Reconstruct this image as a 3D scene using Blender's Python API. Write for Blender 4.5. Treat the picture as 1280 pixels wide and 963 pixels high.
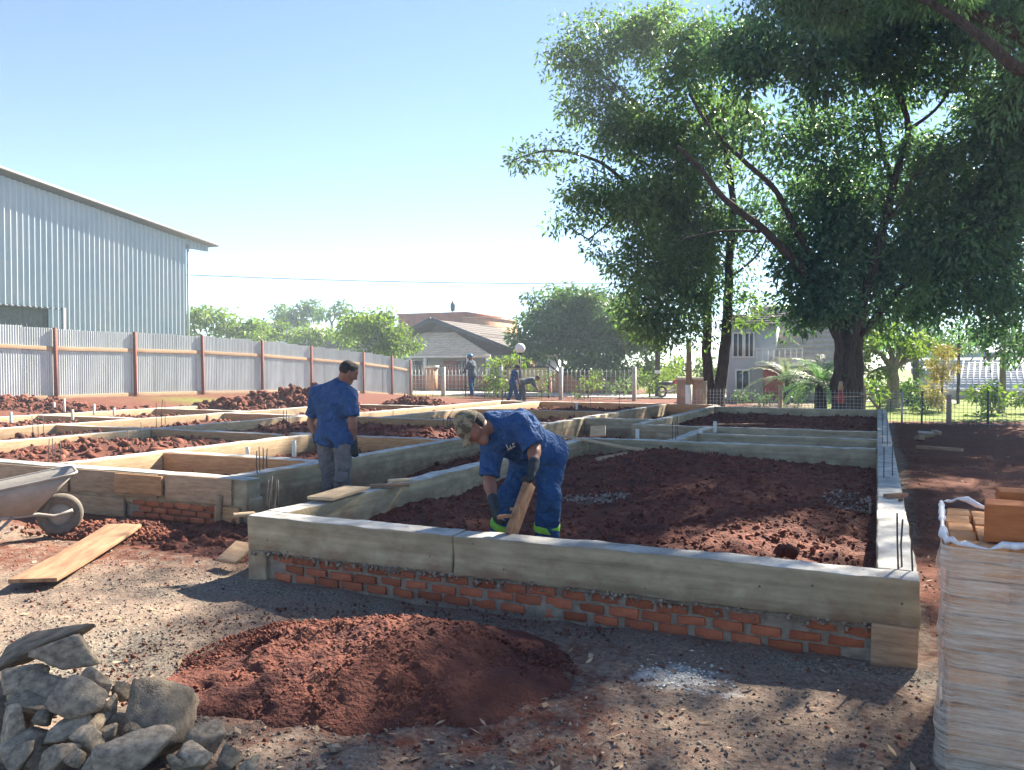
import bpy, bmesh, math, random
import numpy as np
from mathutils import Vector, Matrix, Euler
R = math.radians
for o in list(bpy.data.objects): bpy.data.objects.remove(o)
scene = bpy.context.scene
COL = scene.collection

# ------------------------------------------------------------------ camera, sky, sun, exposure
TH = R(24.45)                 # the camera looks this far to the left of the building's long axis (+Y)
H, FPX, CX, HY = 1.55, 1005.0, 640.0, 460.0
cam = bpy.data.cameras.new('camera'); camo = bpy.data.objects.new('camera', cam); COL.objects.link(camo)
cam.sensor_width = 36.0; cam.lens = 36.0 * FPX / 1280.0
camo.location = (0, 0, H)
camo.rotation_euler = (R(90) - math.atan(21.5 / FPX), 0, TH)
cam.clip_end = 3000; cam.clip_start = 0.05
scene.camera = camo
SUN_AZ, SUN_EL = R(15.5), R(38)        # azimuth clockwise from +Y
w = bpy.data.worlds.new('World'); scene.world = w; w.use_nodes = True
nt = w.node_tree; nt.nodes.clear()
sky = nt.nodes.new('ShaderNodeTexSky'); sky.sky_type = 'NISHITA'; sky.sun_disc = False
sky.sun_elevation = SUN_EL; sky.sun_rotation = SUN_AZ; sky.altitude = 5000
sky.air_density = 1.2; sky.dust_density = 0.0; sky.ozone_density = 0.9
bg = nt.nodes.new('ShaderNodeBackground'); bg.inputs[1].default_value = 0.050
wo = nt.nodes.new('ShaderNodeOutputWorld')
nt.links.new(sky.outputs[0], bg.inputs[0]); nt.links.new(bg.outputs[0], wo.inputs[0])
sl = bpy.data.lights.new('sun', 'SUN'); sl.energy = 4.2; sl.angle = R(0.55); sl.color = (1.0, 0.90, 0.74)
so = bpy.data.objects.new('sun', sl); COL.objects.link(so)
SD = Vector((math.sin(SUN_AZ) * math.cos(SUN_EL), math.cos(SUN_AZ) * math.cos(SUN_EL), math.sin(SUN_EL)))
so.rotation_euler = SD.to_track_quat('Z', 'Y').to_euler(); so.location = (10, 30, 40)
vs = scene.view_settings
vs.view_transform = 'Standard'; vs.look = 'None'; vs.gamma = 1.0; vs.use_curve_mapping = False
vs.exposure = 2.5

# ------------------------------------------------------------------ helpers
CT, ST = math.cos(TH), math.sin(TH)
def W(r, d, z=0.0): return Vector((r * CT - d * ST, r * ST + d * CT, z))      # right / ahead of the camera, in metres
def V(px, py, d):                                                            # a bearing read off the photo, at distance d
    return W((px - CX) / FPX * d, d, H - (py - HY) / FPX * d)
def G(px, py, z=0.0):
    d = FPX * (H - z) / (py - HY); return W((px - CX) / FPX * d, d, z)
rng = np.random.default_rng(7); rnd = random.Random(7)

def hash3(i, j, k, s):
    h = (i * 374761393 + j * 668265263 + k * 2147483647 + s * 1274126177) & 0xFFFFFFFF
    h = ((h ^ (h >> 13)) * 1274126177) & 0xFFFFFFFF
    h = (h ^ (h >> 16)) & 0xFFFF
    return h.astype(np.float32) / 32767.5 - 1.0
def vnoise(p, s=0):
    p = np.asarray(p, dtype=np.float32); f = np.floor(p); i = f.astype(np.int64); t = p - f; t = t * t * (3 - 2 * t)
    x, y, z = i[..., 0], i[..., 1], i[..., 2]; tx, ty, tz = t[..., 0], t[..., 1], t[..., 2]
    def c(a, b, d): return hash3(x + a, y + b, z + d, s)
    x00 = c(0,0,0) * (1 - tx) + c(1,0,0) * tx; x10 = c(0,1,0) * (1 - tx) + c(1,1,0) * tx
    x01 = c(0,0,1) * (1 - tx) + c(1,0,1) * tx; x11 = c(0,1,1) * (1 - tx) + c(1,1,1) * tx
    return (x00 * (1 - ty) + x10 * ty) * (1 - tz) + (x01 * (1 - ty) + x11 * ty) * tz
def fbm(p, s=0, o=4):
    p = np.asarray(p, dtype=np.float32); a = 1.0; out = 0.0
    for k in range(o): out = out + a * vnoise(p, s + k * 17); p = p * 2.03 + 11.7; a *= 0.5
    return out
def sstep(a, b, x):
    t = np.clip((x - a) / (b - a), 0, 1); return t * t * (3 - 2 * t)

def mesh_np(name, verts, faces, m=None, smooth=False, attr=None, mi=None, mats=None):
    verts = np.asarray(verts, dtype=np.float32).reshape(-1, 3); me = bpy.data.meshes.new(name)
    if isinstance(faces, np.ndarray): flat = faces.ravel(); cnt = np.full(len(faces), faces.shape[1], dtype=np.int32)
    else:
        cnt = np.array([len(f) for f in faces], dtype=np.int32); flat = np.array([i for f in faces for i in f], dtype=np.int32)
    me.vertices.add(len(verts)); me.vertices.foreach_set('co', verts.ravel())
    me.loops.add(len(flat)); me.loops.foreach_set('vertex_index', flat.astype(np.int32))
    st = np.zeros(len(cnt), dtype=np.int32); st[1:] = np.cumsum(cnt)[:-1]
    me.polygons.add(len(cnt)); me.polygons.foreach_set('loop_start', st); me.polygons.foreach_set('loop_total', cnt)
    if smooth: me.polygons.foreach_set('use_smooth', np.ones(len(cnt), dtype=bool))
    if mats:
        for q in mats: me.materials.append(q)
    elif m: me.materials.append(m)
    if mi is not None: me.polygons.foreach_set('material_index', np.asarray(mi, dtype=np.int32))
    if attr is not None:
        for k, v in attr.items():
            v = np.asarray(v, dtype=np.float32)
            if v.ndim == 1: a = me.attributes.new(k, 'FLOAT', 'POINT'); a.data.foreach_set('value', v)
            else: a = me.attributes.new(k, 'FLOAT_COLOR', 'POINT'); a.data.foreach_set('color', v.ravel())
    me.update(calc_edges=True); me.validate()
    return me
def obj(name, me, parent=None, loc=(0,0,0), rot=(0,0,0), scale=(1,1,1)):
    o = bpy.data.objects.new(name, me); COL.objects.link(o); o.location = loc; o.rotation_euler = rot; o.scale = scale
    if parent: o.parent = parent
    return o
def tag(o, label=None, cat=None, group=None, kind=None):
    if label: o['label'] = label
    if cat: o['category'] = cat
    if group: o['group'] = group
    if kind: o['kind'] = kind
    return o
def thing(name, label, cat, loc=(0,0,0), rz=0.0, group=None):
    o = bpy.data.objects.new(name, None); COL.objects.link(o); o.location = loc; o.rotation_euler = (0, 0, rz); o.empty_display_size = 0.2
    return tag(o, label, cat, group)

class MB:                                   # collects shapes for ONE mesh
    def __init__(s): s.v = []; s.f = []; s.n = 0
    def add(s, v, f):
        v = np.asarray(v, dtype=np.float32).reshape(-1, 3); s.v.append(v)
        s.f += [tuple(int(i) + s.n for i in q) for q in f]; s.n += len(v); return s
    def box(s, lo, hi, M4=None):
        (a, b, c), (d, e, f) = lo, hi
        v = np.array([(a,b,c),(d,b,c),(d,e,c),(a,e,c),(a,b,f),(d,b,f),(d,e,f),(a,e,f)], dtype=np.float32)
        if M4 is not None: v = np.array([tuple(M4 @ Vector(q)) for q in v], dtype=np.float32)
        return s.add(v, [(3,2,1,0),(4,5,6,7),(0,1,5,4),(1,2,6,5),(2,3,7,6),(3,0,4,7)])
    def bar(s, a, b, wd, hg=None, up=(0,0,1)):
        a, b = Vector(a), Vector(b); hg = hg or wd; d = (b - a).normalized(); u = Vector(up)
        if abs(d.dot(u)) > .95: u = Vector((1, 0, 0))
        x = d.cross(u).normalized() * wd / 2; y = x.cross(d).normalized() * hg / 2
        v = [a-x-y, a+x-y, a+x+y, a-x+y, b-x-y, b+x-y, b+x+y, b-x+y]
        return s.add([tuple(q) for q in v], [(3,2,1,0),(4,5,6,7),(0,1,5,4),(1,2,6,5),(2,3,7,6),(3,0,4,7)])
    def tube(s, pts, rad, n=8, cap=True):
        pts = [Vector(p) for p in pts]; m = len(pts)
        if not hasattr(rad, '__len__'): rad = [rad] * m
        vs_ = []; px = None
        for i, p in enumerate(pts):
            t = (pts[min(i+1, m-1)] - pts[max(i-1, 0)]).normalized()
            if px is None:
                u = Vector((0,0,1)) if abs(t.z) < .9 else Vector((1,0,0)); px = t.cross(u).normalized()
            else: px = (px - t * px.dot(t)).normalized()
            py = t.cross(px)
            for k in range(n):
                a = 2 * math.pi * k / n; vs_.append(tuple(p + (px * math.cos(a) + py * math.sin(a)) * rad[i]))
        fs = []
        for i in range(m - 1):
            for k in range(n):
                k2 = (k + 1) % n; fs.append((i*n+k, i*n+k2, (i+1)*n+k2, (i+1)*n+k))
        if cap: fs.append(tuple(range(n))[::-1]); fs.append(tuple((m-1)*n + k for k in range(n)))
        return s.add(vs_, fs)
    def lathe(s, prof, n=24, M4=None):      # prof: (radius, z)
        vs_ = []; fs = []; m = len(prof)
        for r_, z in prof:
            for k in range(n): a = 2*math.pi*k/n; vs_.append((r_*math.cos(a), r_*math.sin(a), z))
        if M4 is not None: vs_ = [tuple(M4 @ Vector(q)) for q in vs_]
        for i in range(m-1):
            for k in range(n): k2=(k+1)%n; fs.append((i*n+k, i*n+k2, (i+1)*n+k2, (i+1)*n+k))
        return s.add(vs_, fs)
    def quad(s, a, b, c, d): return s.add([tuple(a), tuple(b), tuple(c), tuple(d)], [(0,1,2,3)])
    def mesh(s, name, m, smooth=False): return mesh_np(name, np.concatenate(s.v), s.f, m, smooth)
    def build(s, name, m, parent=None, smooth=False, **k): return obj(name, s.mesh(name, m, smooth), parent, **k)

def rbox(size, r=0.01, seg=0.08, noise=0.0, nf=6.0, seed=0, segs=None):
    """rounded, subdivided box centred on the origin: verts, faces"""
    sx, sy, sz = [q / 2 for q in size]
    def axis(h, n):
        a = np.linspace(-h, h, n + 1)
        if n >= 1: a = np.unique(np.round(np.concatenate([a, [-h + r * .3, -h + r, h - r, h - r * .3]]), 5))
        return a
    n = segs or [max(1, int(round(q / seg))) for q in size]
    ax = [axis(h, k) for h, k in zip((sx, sy, sz), n)]
    V_, F_ = [], []; off = 0
    for a, b, c, sg in ((0,1,2,1),(0,1,2,-1),(1,2,0,1),(1,2,0,-1),(2,0,1,1),(2,0,1,-1)):
        u, v = ax[a], ax[b]; U, Vv = np.meshgrid(u, v, indexing='ij'); P = np.zeros(U.shape + (3,))
        P[..., a] = U; P[..., b] = Vv; P[..., c] = sg * (sx, sy, sz)[c]
        nu, nv = U.shape; idx = np.arange(nu * nv).reshape(nu, nv) + off
        q = np.stack([idx[:-1,:-1], idx[1:,:-1], idx[1:,1:], idx[:-1,1:]], -1).reshape(-1, 4)
        if sg < 0: q = q[:, ::-1]
        V_.append(P.reshape(-1, 3)); F_.append(q); off += nu * nv
    V_ = np.concatenate(V_); F_ = np.concatenate(F_)
    core = np.array([max(sx - r, 0), max(sy - r, 0), max(sz - r, 0)])
    c = np.clip(V_, -core, core); d = V_ - c; L = np.linalg.norm(d, axis=1, keepdims=True)
    key = np.round(V_ * 20000).astype(np.int64)
    V_ = np.where(L > 1e-9, c + d / np.maximum(L, 1e-9) * np.minimum(L, r), V_)
    _, first, inv = np.unique(key, axis=0, return_index=True, return_inverse=True)
    V_ = V_[first]; F_ = inv.reshape(-1)[F_]
    if noise:
        nn = np.stack([fbm(V_ * nf, seed + q * 31, 3) for q in range(3)], -1); V_ = V_ + nn * noise
    return V_.astype(np.float32), F_.astype(np.int32)

# ------------------------------------------------------------------ materials
MAT = {}
def srgb(r, g, b): return tuple(((c/255)/12.92 if c/255 <= .04045 else ((c/255+.055)/1.055)**2.4) for c in (r, g, b))
def mat(name, base, rough=.85, var=.3, scale=6, bump=.3, bscale=60, base2=None, spec=.3, metal=0.0, bdist=.01,
        objrand=0.0, stretch=None, trans=0.0, attr=None, detail=6, ramp=(.35, .65), coat=0.0, bump2=0.0, b2scale=8):
    m = bpy.data.materials.new(name); m.use_nodes = True; t = m.node_tree; N = t.nodes; Lk = t.links
    p = N['Principled BSDF']; out = N['Material Output']
    p.inputs['Roughness'].default_value = rough; p.inputs['Metallic'].default_value = metal
    p.inputs['Specular IOR Level'].default_value = spec; p.inputs['Coat Weight'].default_value = coat
    tc = N.new('ShaderNodeTexCoord'); co = tc.outputs['Object']
    if stretch:
        mp = N.new('ShaderNodeMapping'); mp.inputs['Scale'].default_value = stretch; Lk.new(co, mp.inputs[0]); co = mp.outputs[0]
    n1 = N.new('ShaderNodeTexNoise'); n1.inputs['Scale'].default_value = scale; n1.inputs['Detail'].default_value = detail; n1.inputs['Roughness'].default_value = .62
    Lk.new(co, n1.inputs['Vector'])
    rp = N.new('ShaderNodeValToRGB'); b2 = base2 or tuple(c * (1 - var) for c in base); b1 = base if base2 else tuple(min(1, c * (1 + var)) for c in base)
    rp.color_ramp.elements[0].color = (*b2, 1); rp.color_ramp.elements[1].color = (*b1, 1)
    rp.color_ramp.elements[0].position = ramp[0]; rp.color_ramp.elements[1].position = ramp[1]
    Lk.new(n1.outputs[0], rp.inputs[0]); colr = rp.outputs[0]
    if objrand:
        oi = N.new('ShaderNodeObjectInfo'); hs = N.new('ShaderNodeHueSaturation')
        mr = N.new('ShaderNodeMapRange'); mr.inputs[3].default_value = 1 - objrand; mr.inputs[4].default_value = 1 + objrand
        Lk.new(oi.outputs['Random'], mr.inputs[0]); Lk.new(mr.outputs[0], hs.inputs['Value']); Lk.new(colr, hs.inputs['Color']); colr = hs.outputs[0]
    if attr:
        at = N.new('ShaderNodeAttribute'); at.attribute_name = attr; hs = N.new('ShaderNodeHueSaturation')
        Lk.new(at.outputs['Fac'], hs.inputs['Value']); Lk.new(colr, hs.inputs['Color']); colr = hs.outputs[0]
    Lk.new(colr, p.inputs['Base Color'])
    if bump:
        n2 = N.new('ShaderNodeTexNoise'); n2.inputs['Scale'].default_value = bscale; n2.inputs['Detail'].default_value = 5
        Lk.new(co, n2.inputs['Vector']); bp = N.new('ShaderNodeBump'); bp.inputs['Strength'].default_value = bump; bp.inputs['Distance'].default_value = bdist
        Lk.new(n2.outputs[0], bp.inputs['Height']); Lk.new(bp.outputs[0], p.inputs['Normal'])
        if bump2:
            n4 = N.new('ShaderNodeTexNoise'); n4.inputs['Scale'].default_value = b2scale; n4.inputs['Detail'].default_value = 3; n4.inputs['Distortion'].default_value = 1.4; Lk.new(co, n4.inputs['Vector'])
            b4 = N.new('ShaderNodeBump'); b4.inputs['Strength'].default_value = bump2; b4.inputs['Distance'].default_value = .11; Lk.new(n4.outputs[0], b4.inputs['Height']); Lk.new(b4.outputs[0], bp.inputs['Normal'])
    if trans:
        tr = N.new('ShaderNodeBsdfTranslucent'); mx = N.new('ShaderNodeMixShader'); mx.inputs[0].default_value = trans
        g = N.new('ShaderNodeMix'); g.data_type = 'RGBA'; g.blend_type = 'MULTIPLY'; g.inputs[0].default_value = 1.0
        g.inputs[7].default_value = (1.35, 1.5, .75, 1); Lk.new(colr, g.inputs[6]); Lk.new(g.outputs[2], tr.inputs[0])
        Lk.new(p.outputs[0], mx.inputs[1]); Lk.new(tr.outputs[0], mx.inputs[2]); Lk.new(mx.outputs[0], out.inputs[0])
    MAT[name] = m; return m

mat('soil', (.172, .058, .036), .95, base2=(.076, .027, .022), scale=3.5, bump=.9, bscale=45, bdist=.03)
mat('clod', (.20, .070, .043), .95, base2=(.086, .031, .024), scale=5, bump=.8, bscale=70, bdist=.01, attr='tint')
mat('gravel', (.25, .205, .165), .9, base2=(.115, .095, .08), scale=9, bump=.4, attr='tint')
mat('mortar', (.36, .295, .225), .95, base2=(.19, .155, .12), scale=12, bump=1.0, bscale=60)
mat('brick', (.42, .135, .068), .92, base2=(.30, .092, .052), scale=14, bump=.5, bscale=90, objrand=.28, spec=.15)
mat('block', (.46, .17, .065), .85, base2=(.36, .12, .045), scale=8, bump=.35, bscale=120, objrand=.12, stretch=(1, 1, 5), spec=.2)
mat('stackbrick', (.66, .36, .17), .9, base2=(.52, .235, .10), scale=10, bump=.4, objrand=.2)
mat('pine', (.50, .29, .145), .8, base2=(.34, .175, .08), scale=3, bump=.3, bscale=30, stretch=(2, 14, 14), objrand=.15)
mat('pine_pale', (.58, .43, .27), .8, base2=(.42, .29, .17), scale=3, bump=.3, bscale=30, stretch=(2, 14, 14), objrand=.15)
mat('oldwood', (.47, .325, .205), .88, base2=(.30, .19, .115), scale=3, bump=.5, bscale=35, stretch=(2, 14, 14), objrand=.18)
mat('plank', (.34, .205, .12), .8, base2=(.20, .105, .058), scale=2.2, bump=.35, bscale=30, stretch=(1.2, 7, 7))
mat('post', (.23, .075, .055), .85, base2=(.14, .045, .035), scale=5, bump=.3, stretch=(6, 6, 1.5))
mat('rail', (.48, .34, .22), .85, base2=(.38, .25, .155), scale=4, bump=.3, stretch=(1, 8, 8), objrand=.12)
mat('rebar', (.10, .075, .065), .7, base2=(.055, .05, .05), scale=40, bump=.3, spec=.5)
mat('pierbrick', (.36, .235, .185), .9, var=.2, scale=3, bump=.3)
mat('pvc', (.60, .57, .50), .4, var=.08, bump=.05)
mat('zinc', (.54, .595, .60), .45, base2=(.43, .48, .485), scale=2.2, bump=.12, bscale=5, metal=.25, spec=.5, objrand=.10, bdist=.02)
mat('shed', (.41, .445, .49), .48, base2=(.33, .40, .47), scale=.6, bump=.1, bscale=4, metal=.35, spec=.5, bdist=.02)
mat('shedroof', (.085, .08, .09), .6, var=.2, bump=.2)
mat('louvre', (.10, .115, .13), .6, var=.2, bump=.1)
mat('darkmetal', (.055, .06, .07), .6, var=.3, bump=.1)
mat('bark', (.095, .072, .058), .95, base2=(.040, .032, .028), scale=5, bump=1.0, bscale=14, stretch=(3, 3, .8), bdist=.06)
mat('barkpale', (.30, .25, .20), .95, base2=(.17, .14, .11), scale=4, bump=.7, bscale=14, stretch=(3, 3, .8), bdist=.04)
mat('leaf', (.095, .165, .085), .42, base2=(.062, .125, .080), scale=.35, bump=0, trans=.5, attr='tint', spec=.5)
mat('leaf2', (.120, .185, .065), .42, base2=(.080, .145, .062), scale=.35, bump=0, trans=.5, attr='tint', spec=.5)
mat('leafmid', (.115, .19, .065), .55, base2=(.07, .135, .055), scale=.4, bump=0, trans=.35, attr='tint')
mat('leafbright', (.17, .24, .045), .55, base2=(.11, .17, .035), scale=.5, bump=0, trans=.4, attr='tint')
mat('leafyellow', (.42, .33, .12), .6, base2=(.30, .23, .08), scale=.5, bump=0, trans=.3, attr='tint')
mat('leafgrey', (.20, .26, .17), .6, base2=(.13, .18, .11), scale=.5, bump=0, trans=.3, attr='tint')
mat('leafdry', (.34, .25, .16), .8, base2=(.20, .13, .08), scale=3, bump=0, attr='tint')
mat('grass', (.17, .24, .045), .8, base2=(.11, .16, .03), scale=2, bump=.5, trans=.2)
mat('skin', (.26, .125, .085), .55, base2=(.20, .09, .062), scale=7, bump=.12, bscale=120, spec=.35)
mat('hair', (.022, .019, .018), .75, var=.4, scale=40, bump=.7, bscale=180)
mat('blue', (.040, .100, .245), .88, base2=(.024, .062, .165), scale=7, bump=.35, bscale=220, spec=.15, bump2=.8, b2scale=9)
mat('denim', (.034, .092, .215), .88, base2=(.020, .054, .14), scale=7, bump=.35, bscale=220, spec=.15, bump2=.8, b2scale=8)
mat('greypants', (.20, .19, .195), .88, base2=(.12, .112, .115), scale=7, bump=.35, bscale=220, bump2=.8, b2scale=8)
mat('greyblue', (.075, .105, .125), .88, var=.25, scale=6, bump=.3)
mat('glove', (.028, .036, .045), .8, var=.35, scale=30, bump=.4, bscale=150)
mat('limecuff', (.22, .55, .06), .7, var=.15, scale=10, bump=.2)
mat('camo', (.25, .205, .14), .85, base2=(.085, .07, .048), scale=20, bump=.3, detail=2, ramp=(.44, .56))
mat('white', (.75, .75, .73), .7, var=.05, bump=.05)
mat('helmet', (.02, .24, .42), .35, var=.1, bump=0)
mat('rubber', (.10, .09, .085), .9, base2=(.17, .145, .12), scale=12, bump=.3)
mat('barrow', (.34, .315, .285), .6, base2=(.24, .215, .19), scale=5, bump=.2, bscale=30, spec=.4)
mat('steel', (.42, .40, .37), .5, var=.2, scale=10, bump=.1, metal=.4)
mat('stone', (.42, .335, .24), .92, base2=(.165, .135, .105), scale=3.2, bump=.45, bscale=22, objrand=.35, bdist=.02)
mat('redbrickwall', (.36, .11, .065), .9, var=.25, scale=2, bump=.3)
mat('orangewall', (.47, .22, .12), .9, var=.15, scale=2, bump=.2)
mat('housegrey', (.44, .46, .48), .9, var=.10, scale=1.2, bump=.2, bscale=20)
mat('housewhite', (.68, .68, .66), .9, var=.08, scale=1.2, bump=.1)
mat('tile', (.135, .112, .105), .85, base2=(.085, .07, .067), scale=3, bump=.3)
mat('tilepale', (.58, .52, .46), .85, base2=(.42, .36, .31), scale=3, bump=.3)
mat('tilewhite', (.66, .65, .66), .8, var=.12, scale=2, bump=.2)
mat('roofgrey', (.30, .33, .37), .7, var=.12, scale=1, bump=.1)
mat('glass', (.05, .065, .08), .08, var=.2, bump=0, spec=.8)
mat('redpaint', (.42, .07, .05), .6, var=.2, bump=.1)
mat('signyellow', (.60, .50, .24), .7, var=.08, scale=2, bump=.05)
mat('asphaltpale', (.42, .39, .36), .95, var=.15, scale=3, bump=.3)
mat('galv', (.46, .47, .47), .5, var=.15, bump=0, metal=.6)
mat('wire', (.05, .05, .055), .6, var=.1, bump=0)
mat('concretepost', (.50, .47, .42), .9, var=.15, scale=6, bump=.3)

def concrete_material():
    m = bpy.data.materials.new('concrete'); m.use_nodes = True; t = m.node_tree; N = t.nodes; Lk = t.links; p = N['Principled BSDF']
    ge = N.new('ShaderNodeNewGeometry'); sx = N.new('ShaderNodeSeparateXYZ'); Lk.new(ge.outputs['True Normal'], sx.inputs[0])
    n1 = N.new('ShaderNodeTexNoise'); n1.inputs['Scale'].default_value = 3.2; n1.inputs['Detail'].default_value = 8; n1.inputs['Roughness'].default_value = .65
    mp = N.new('ShaderNodeMapping'); mp.inputs['Scale'].default_value = (1, 1, 2.6); Lk.new(ge.outputs['Position'], mp.inputs[0]); Lk.new(mp.outputs[0], n1.inputs['Vector'])
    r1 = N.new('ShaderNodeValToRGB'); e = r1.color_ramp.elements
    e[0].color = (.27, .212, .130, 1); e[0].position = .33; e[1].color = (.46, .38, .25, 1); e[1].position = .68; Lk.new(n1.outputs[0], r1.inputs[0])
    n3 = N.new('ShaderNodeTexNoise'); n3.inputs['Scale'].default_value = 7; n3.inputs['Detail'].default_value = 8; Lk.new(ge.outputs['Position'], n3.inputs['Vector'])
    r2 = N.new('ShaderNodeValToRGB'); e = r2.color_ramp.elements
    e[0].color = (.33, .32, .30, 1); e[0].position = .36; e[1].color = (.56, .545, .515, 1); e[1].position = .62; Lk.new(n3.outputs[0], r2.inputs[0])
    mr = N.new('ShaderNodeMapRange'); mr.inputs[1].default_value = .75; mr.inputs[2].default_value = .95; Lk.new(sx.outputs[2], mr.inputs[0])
    mx = N.new('ShaderNodeMix'); mx.data_type = 'RGBA'; Lk.new(mr.outputs[0], mx.inputs[0]); Lk.new(r1.outputs[0], mx.inputs[6]); Lk.new(r2.outputs[0], mx.inputs[7])  # upward faces paler: cement slurry, plus sky light put into the colour
    vo = N.new('ShaderNodeTexVoronoi'); vo.inputs['Scale'].default_value = 9; Lk.new(ge.outputs['Position'], vo.inputs['Vector'])      # blow holes
    mh = N.new('ShaderNodeMapRange'); mh.inputs[1].default_value = .055; mh.inputs[2].default_value = .075; mh.inputs[3].default_value = .35; mh.inputs[4].default_value = 1; Lk.new(vo.outputs[0], mh.inputs[0])
    mm = N.new('ShaderNodeMix'); mm.data_type = 'RGBA'; mm.blend_type = 'MULTIPLY'; mm.inputs[0].default_value = 1; Lk.new(mx.outputs[2], mm.inputs[6]); Lk.new(mh.outputs[0], mm.inputs[7])
    ms = N.new('ShaderNodeMapping'); ms.inputs['Scale'].default_value = (.35, .35, 13); Lk.new(ge.outputs['Position'], ms.inputs[0])                              # board marks
    nb = N.new('ShaderNodeTexNoise'); nb.inputs['Scale'].default_value = 1.6; nb.inputs['Detail'].default_value = 5; Lk.new(ms.outputs[0], nb.inputs['Vector'])
    rb = N.new('ShaderNodeMapRange'); rb.inputs[1].default_value = .30; rb.inputs[2].default_value = .62; rb.inputs[3].default_value = .76; rb.inputs[4].default_value = 1.1; Lk.new(nb.outputs[0], rb.inputs[0])
    m5 = N.new('ShaderNodeMix'); m5.data_type = 'RGBA'; m5.blend_type = 'MULTIPLY'; m5.inputs[0].default_value = 1; Lk.new(mm.outputs[2], m5.inputs[6]); Lk.new(rb.outputs[0], m5.inputs[7])
    zs = N.new('ShaderNodeSeparateXYZ'); Lk.new(ge.outputs['Position'], zs.inputs[0])                                                                             # red earth splashed up the faces
    zr_ = N.new('ShaderNodeMapRange'); zr_.inputs[1].default_value = .42; zr_.inputs[2].default_value = .20; zr_.inputs[3].default_value = -.1; zr_.inputs[4].default_value = .22; Lk.new(zs.outputs[2], zr_.inputs[0])
    za = N.new('ShaderNodeMath'); za.operation = 'ADD'; Lk.new(n3.outputs[0], za.inputs[0]); Lk.new(zr_.outputs[0], za.inputs[1])
    zf = N.new('ShaderNodeMapRange'); zf.inputs[1].default_value = .58; zf.inputs[2].default_value = .80; zf.inputs[3].default_value = 0; zf.inputs[4].default_value = .6; Lk.new(za.outputs[0], zf.inputs[0])
    m6 = N.new('ShaderNodeMix'); m6.data_type = 'RGBA'; m6.inputs[7].default_value = (.22, .12, .075, 1); Lk.new(zf.outputs[0], m6.inputs[0]); Lk.new(m5.outputs[2], m6.inputs[6])
    Lk.new(m6.outputs[2], p.inputs['Base Color']); p.inputs['Roughness'].default_value = .82; p.inputs['Specular IOR Level'].default_value = .3
    n2 = N.new('ShaderNodeTexNoise'); n2.inputs['Scale'].default_value = 50; n2.inputs['Detail'].default_value = 6; Lk.new(ge.outputs['Position'], n2.inputs['Vector'])
    bp = N.new('ShaderNodeBump'); bp.inputs['Strength'].default_value = .45; bp.inputs['Distance'].default_value = .012; Lk.new(n2.outputs[0], bp.inputs['Height']); Lk.new(bp.outputs[0], p.inputs['Normal'])
    MAT['concrete'] = m
concrete_material()

def ground_material():
    m = bpy.data.materials.new('ground'); m.use_nodes = True; t = m.node_tree; N = t.nodes; Lk = t.links; p = N['Principled BSDF']
    ge = N.new('ShaderNodeNewGeometry'); at = N.new('ShaderNodeAttribute'); at.attribute_name = 'mask'
    sp = N.new('ShaderNodeSeparateColor'); Lk.new(at.outputs['Color'], sp.inputs[0])
    def noise(sc, det=8, ro=.6):
        n = N.new('ShaderNodeTexNoise'); n.inputs['Scale'].default_value = sc; n.inputs['Detail'].default_value = det; n.inputs['Roughness'].default_value = ro
        Lk.new(ge.outputs['Position'], n.inputs['Vector']); return n.outputs[0]
    def ramp(x, c0, c1, a=.35, b=.65):
        r = N.new('ShaderNodeValToRGB'); r.color_ramp.elements[0].color = (*c0, 1); r.color_ramp.elements[1].color = (*c1, 1)
        r.color_ramp.elements[0].position = a; r.color_ramp.elements[1].position = b; Lk.new(x, r.inputs[0]); return r.outputs[0]
    def mix(f, a, b):
        q = N.new('ShaderNodeMix'); q.data_type = 'RGBA'; Lk.new(f, q.inputs[0]); Lk.new(a, q.inputs[6]); Lk.new(b, q.inputs[7]); return q.outputs[2]
    def jag(ch):                                # mask with a ragged border
        a = N.new('ShaderNodeMath'); a.operation = 'MULTIPLY_ADD'; a.inputs[1].default_value = 1.0; Lk.new(ch, a.inputs[0])
        s = N.new('ShaderNodeMath'); s.operation = 'MULTIPLY_ADD'; s.inputs[1].default_value = 1.6; s.inputs[2].default_value = -.8; Lk.new(nz, s.inputs[0]); Lk.new(s.outputs[0], a.inputs[2])
        r = N.new('ShaderNodeMapRange'); r.inputs[1].default_value = .32; r.inputs[2].default_value = .68; Lk.new(a.outputs[0], r.inputs[0]); return r.outputs[0]
    nz = noise(7, 9, .68); fine = noise(38, 6, .7); mid = noise(3.0, 6)
    dirt = ramp(fine, (.125, .090, .070), (.30, .228, .180)); red = ramp(fine, (.078, .029, .022), (.195, .072, .046))
    cem = ramp(nz, (.26, .255, .25), (.52, .52, .52)); gra = ramp(noise(60, 3, .8), (.085, .072, .060), (.33, .285, .23), .38, .62)
    grs = ramp(noise(9), (.09, .13, .025), (.19, .25, .045))
    c = mix(jag(sp.outputs[0]), dirt, red); c = mix(jag(sp.outputs[2]), c, gra); c = mix(jag(sp.outputs[1]), c, cem)
    c = mix(at.outputs['Alpha'], c, grs)
    Lk.new(c, p.inputs['Base Color']); p.inputs['Roughness'].default_value = .95; p.inputs['Specular IOR Level'].default_value = .15
    ad = N.new('ShaderNodeMath'); ad.operation = 'MULTIPLY_ADD'; ad.inputs[1].default_value = .5; Lk.new(fine, ad.inputs[0]); Lk.new(nz, ad.inputs[2])
    bp = N.new('ShaderNodeBump'); bp.inputs['Strength'].default_value = .8; bp.inputs['Distance'].default_value = .03; Lk.new(ad.outputs[0], bp.inputs['Height']); Lk.new(bp.outputs[0], p.inputs['Normal'])
    MAT['ground'] = m
ground_material()
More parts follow.
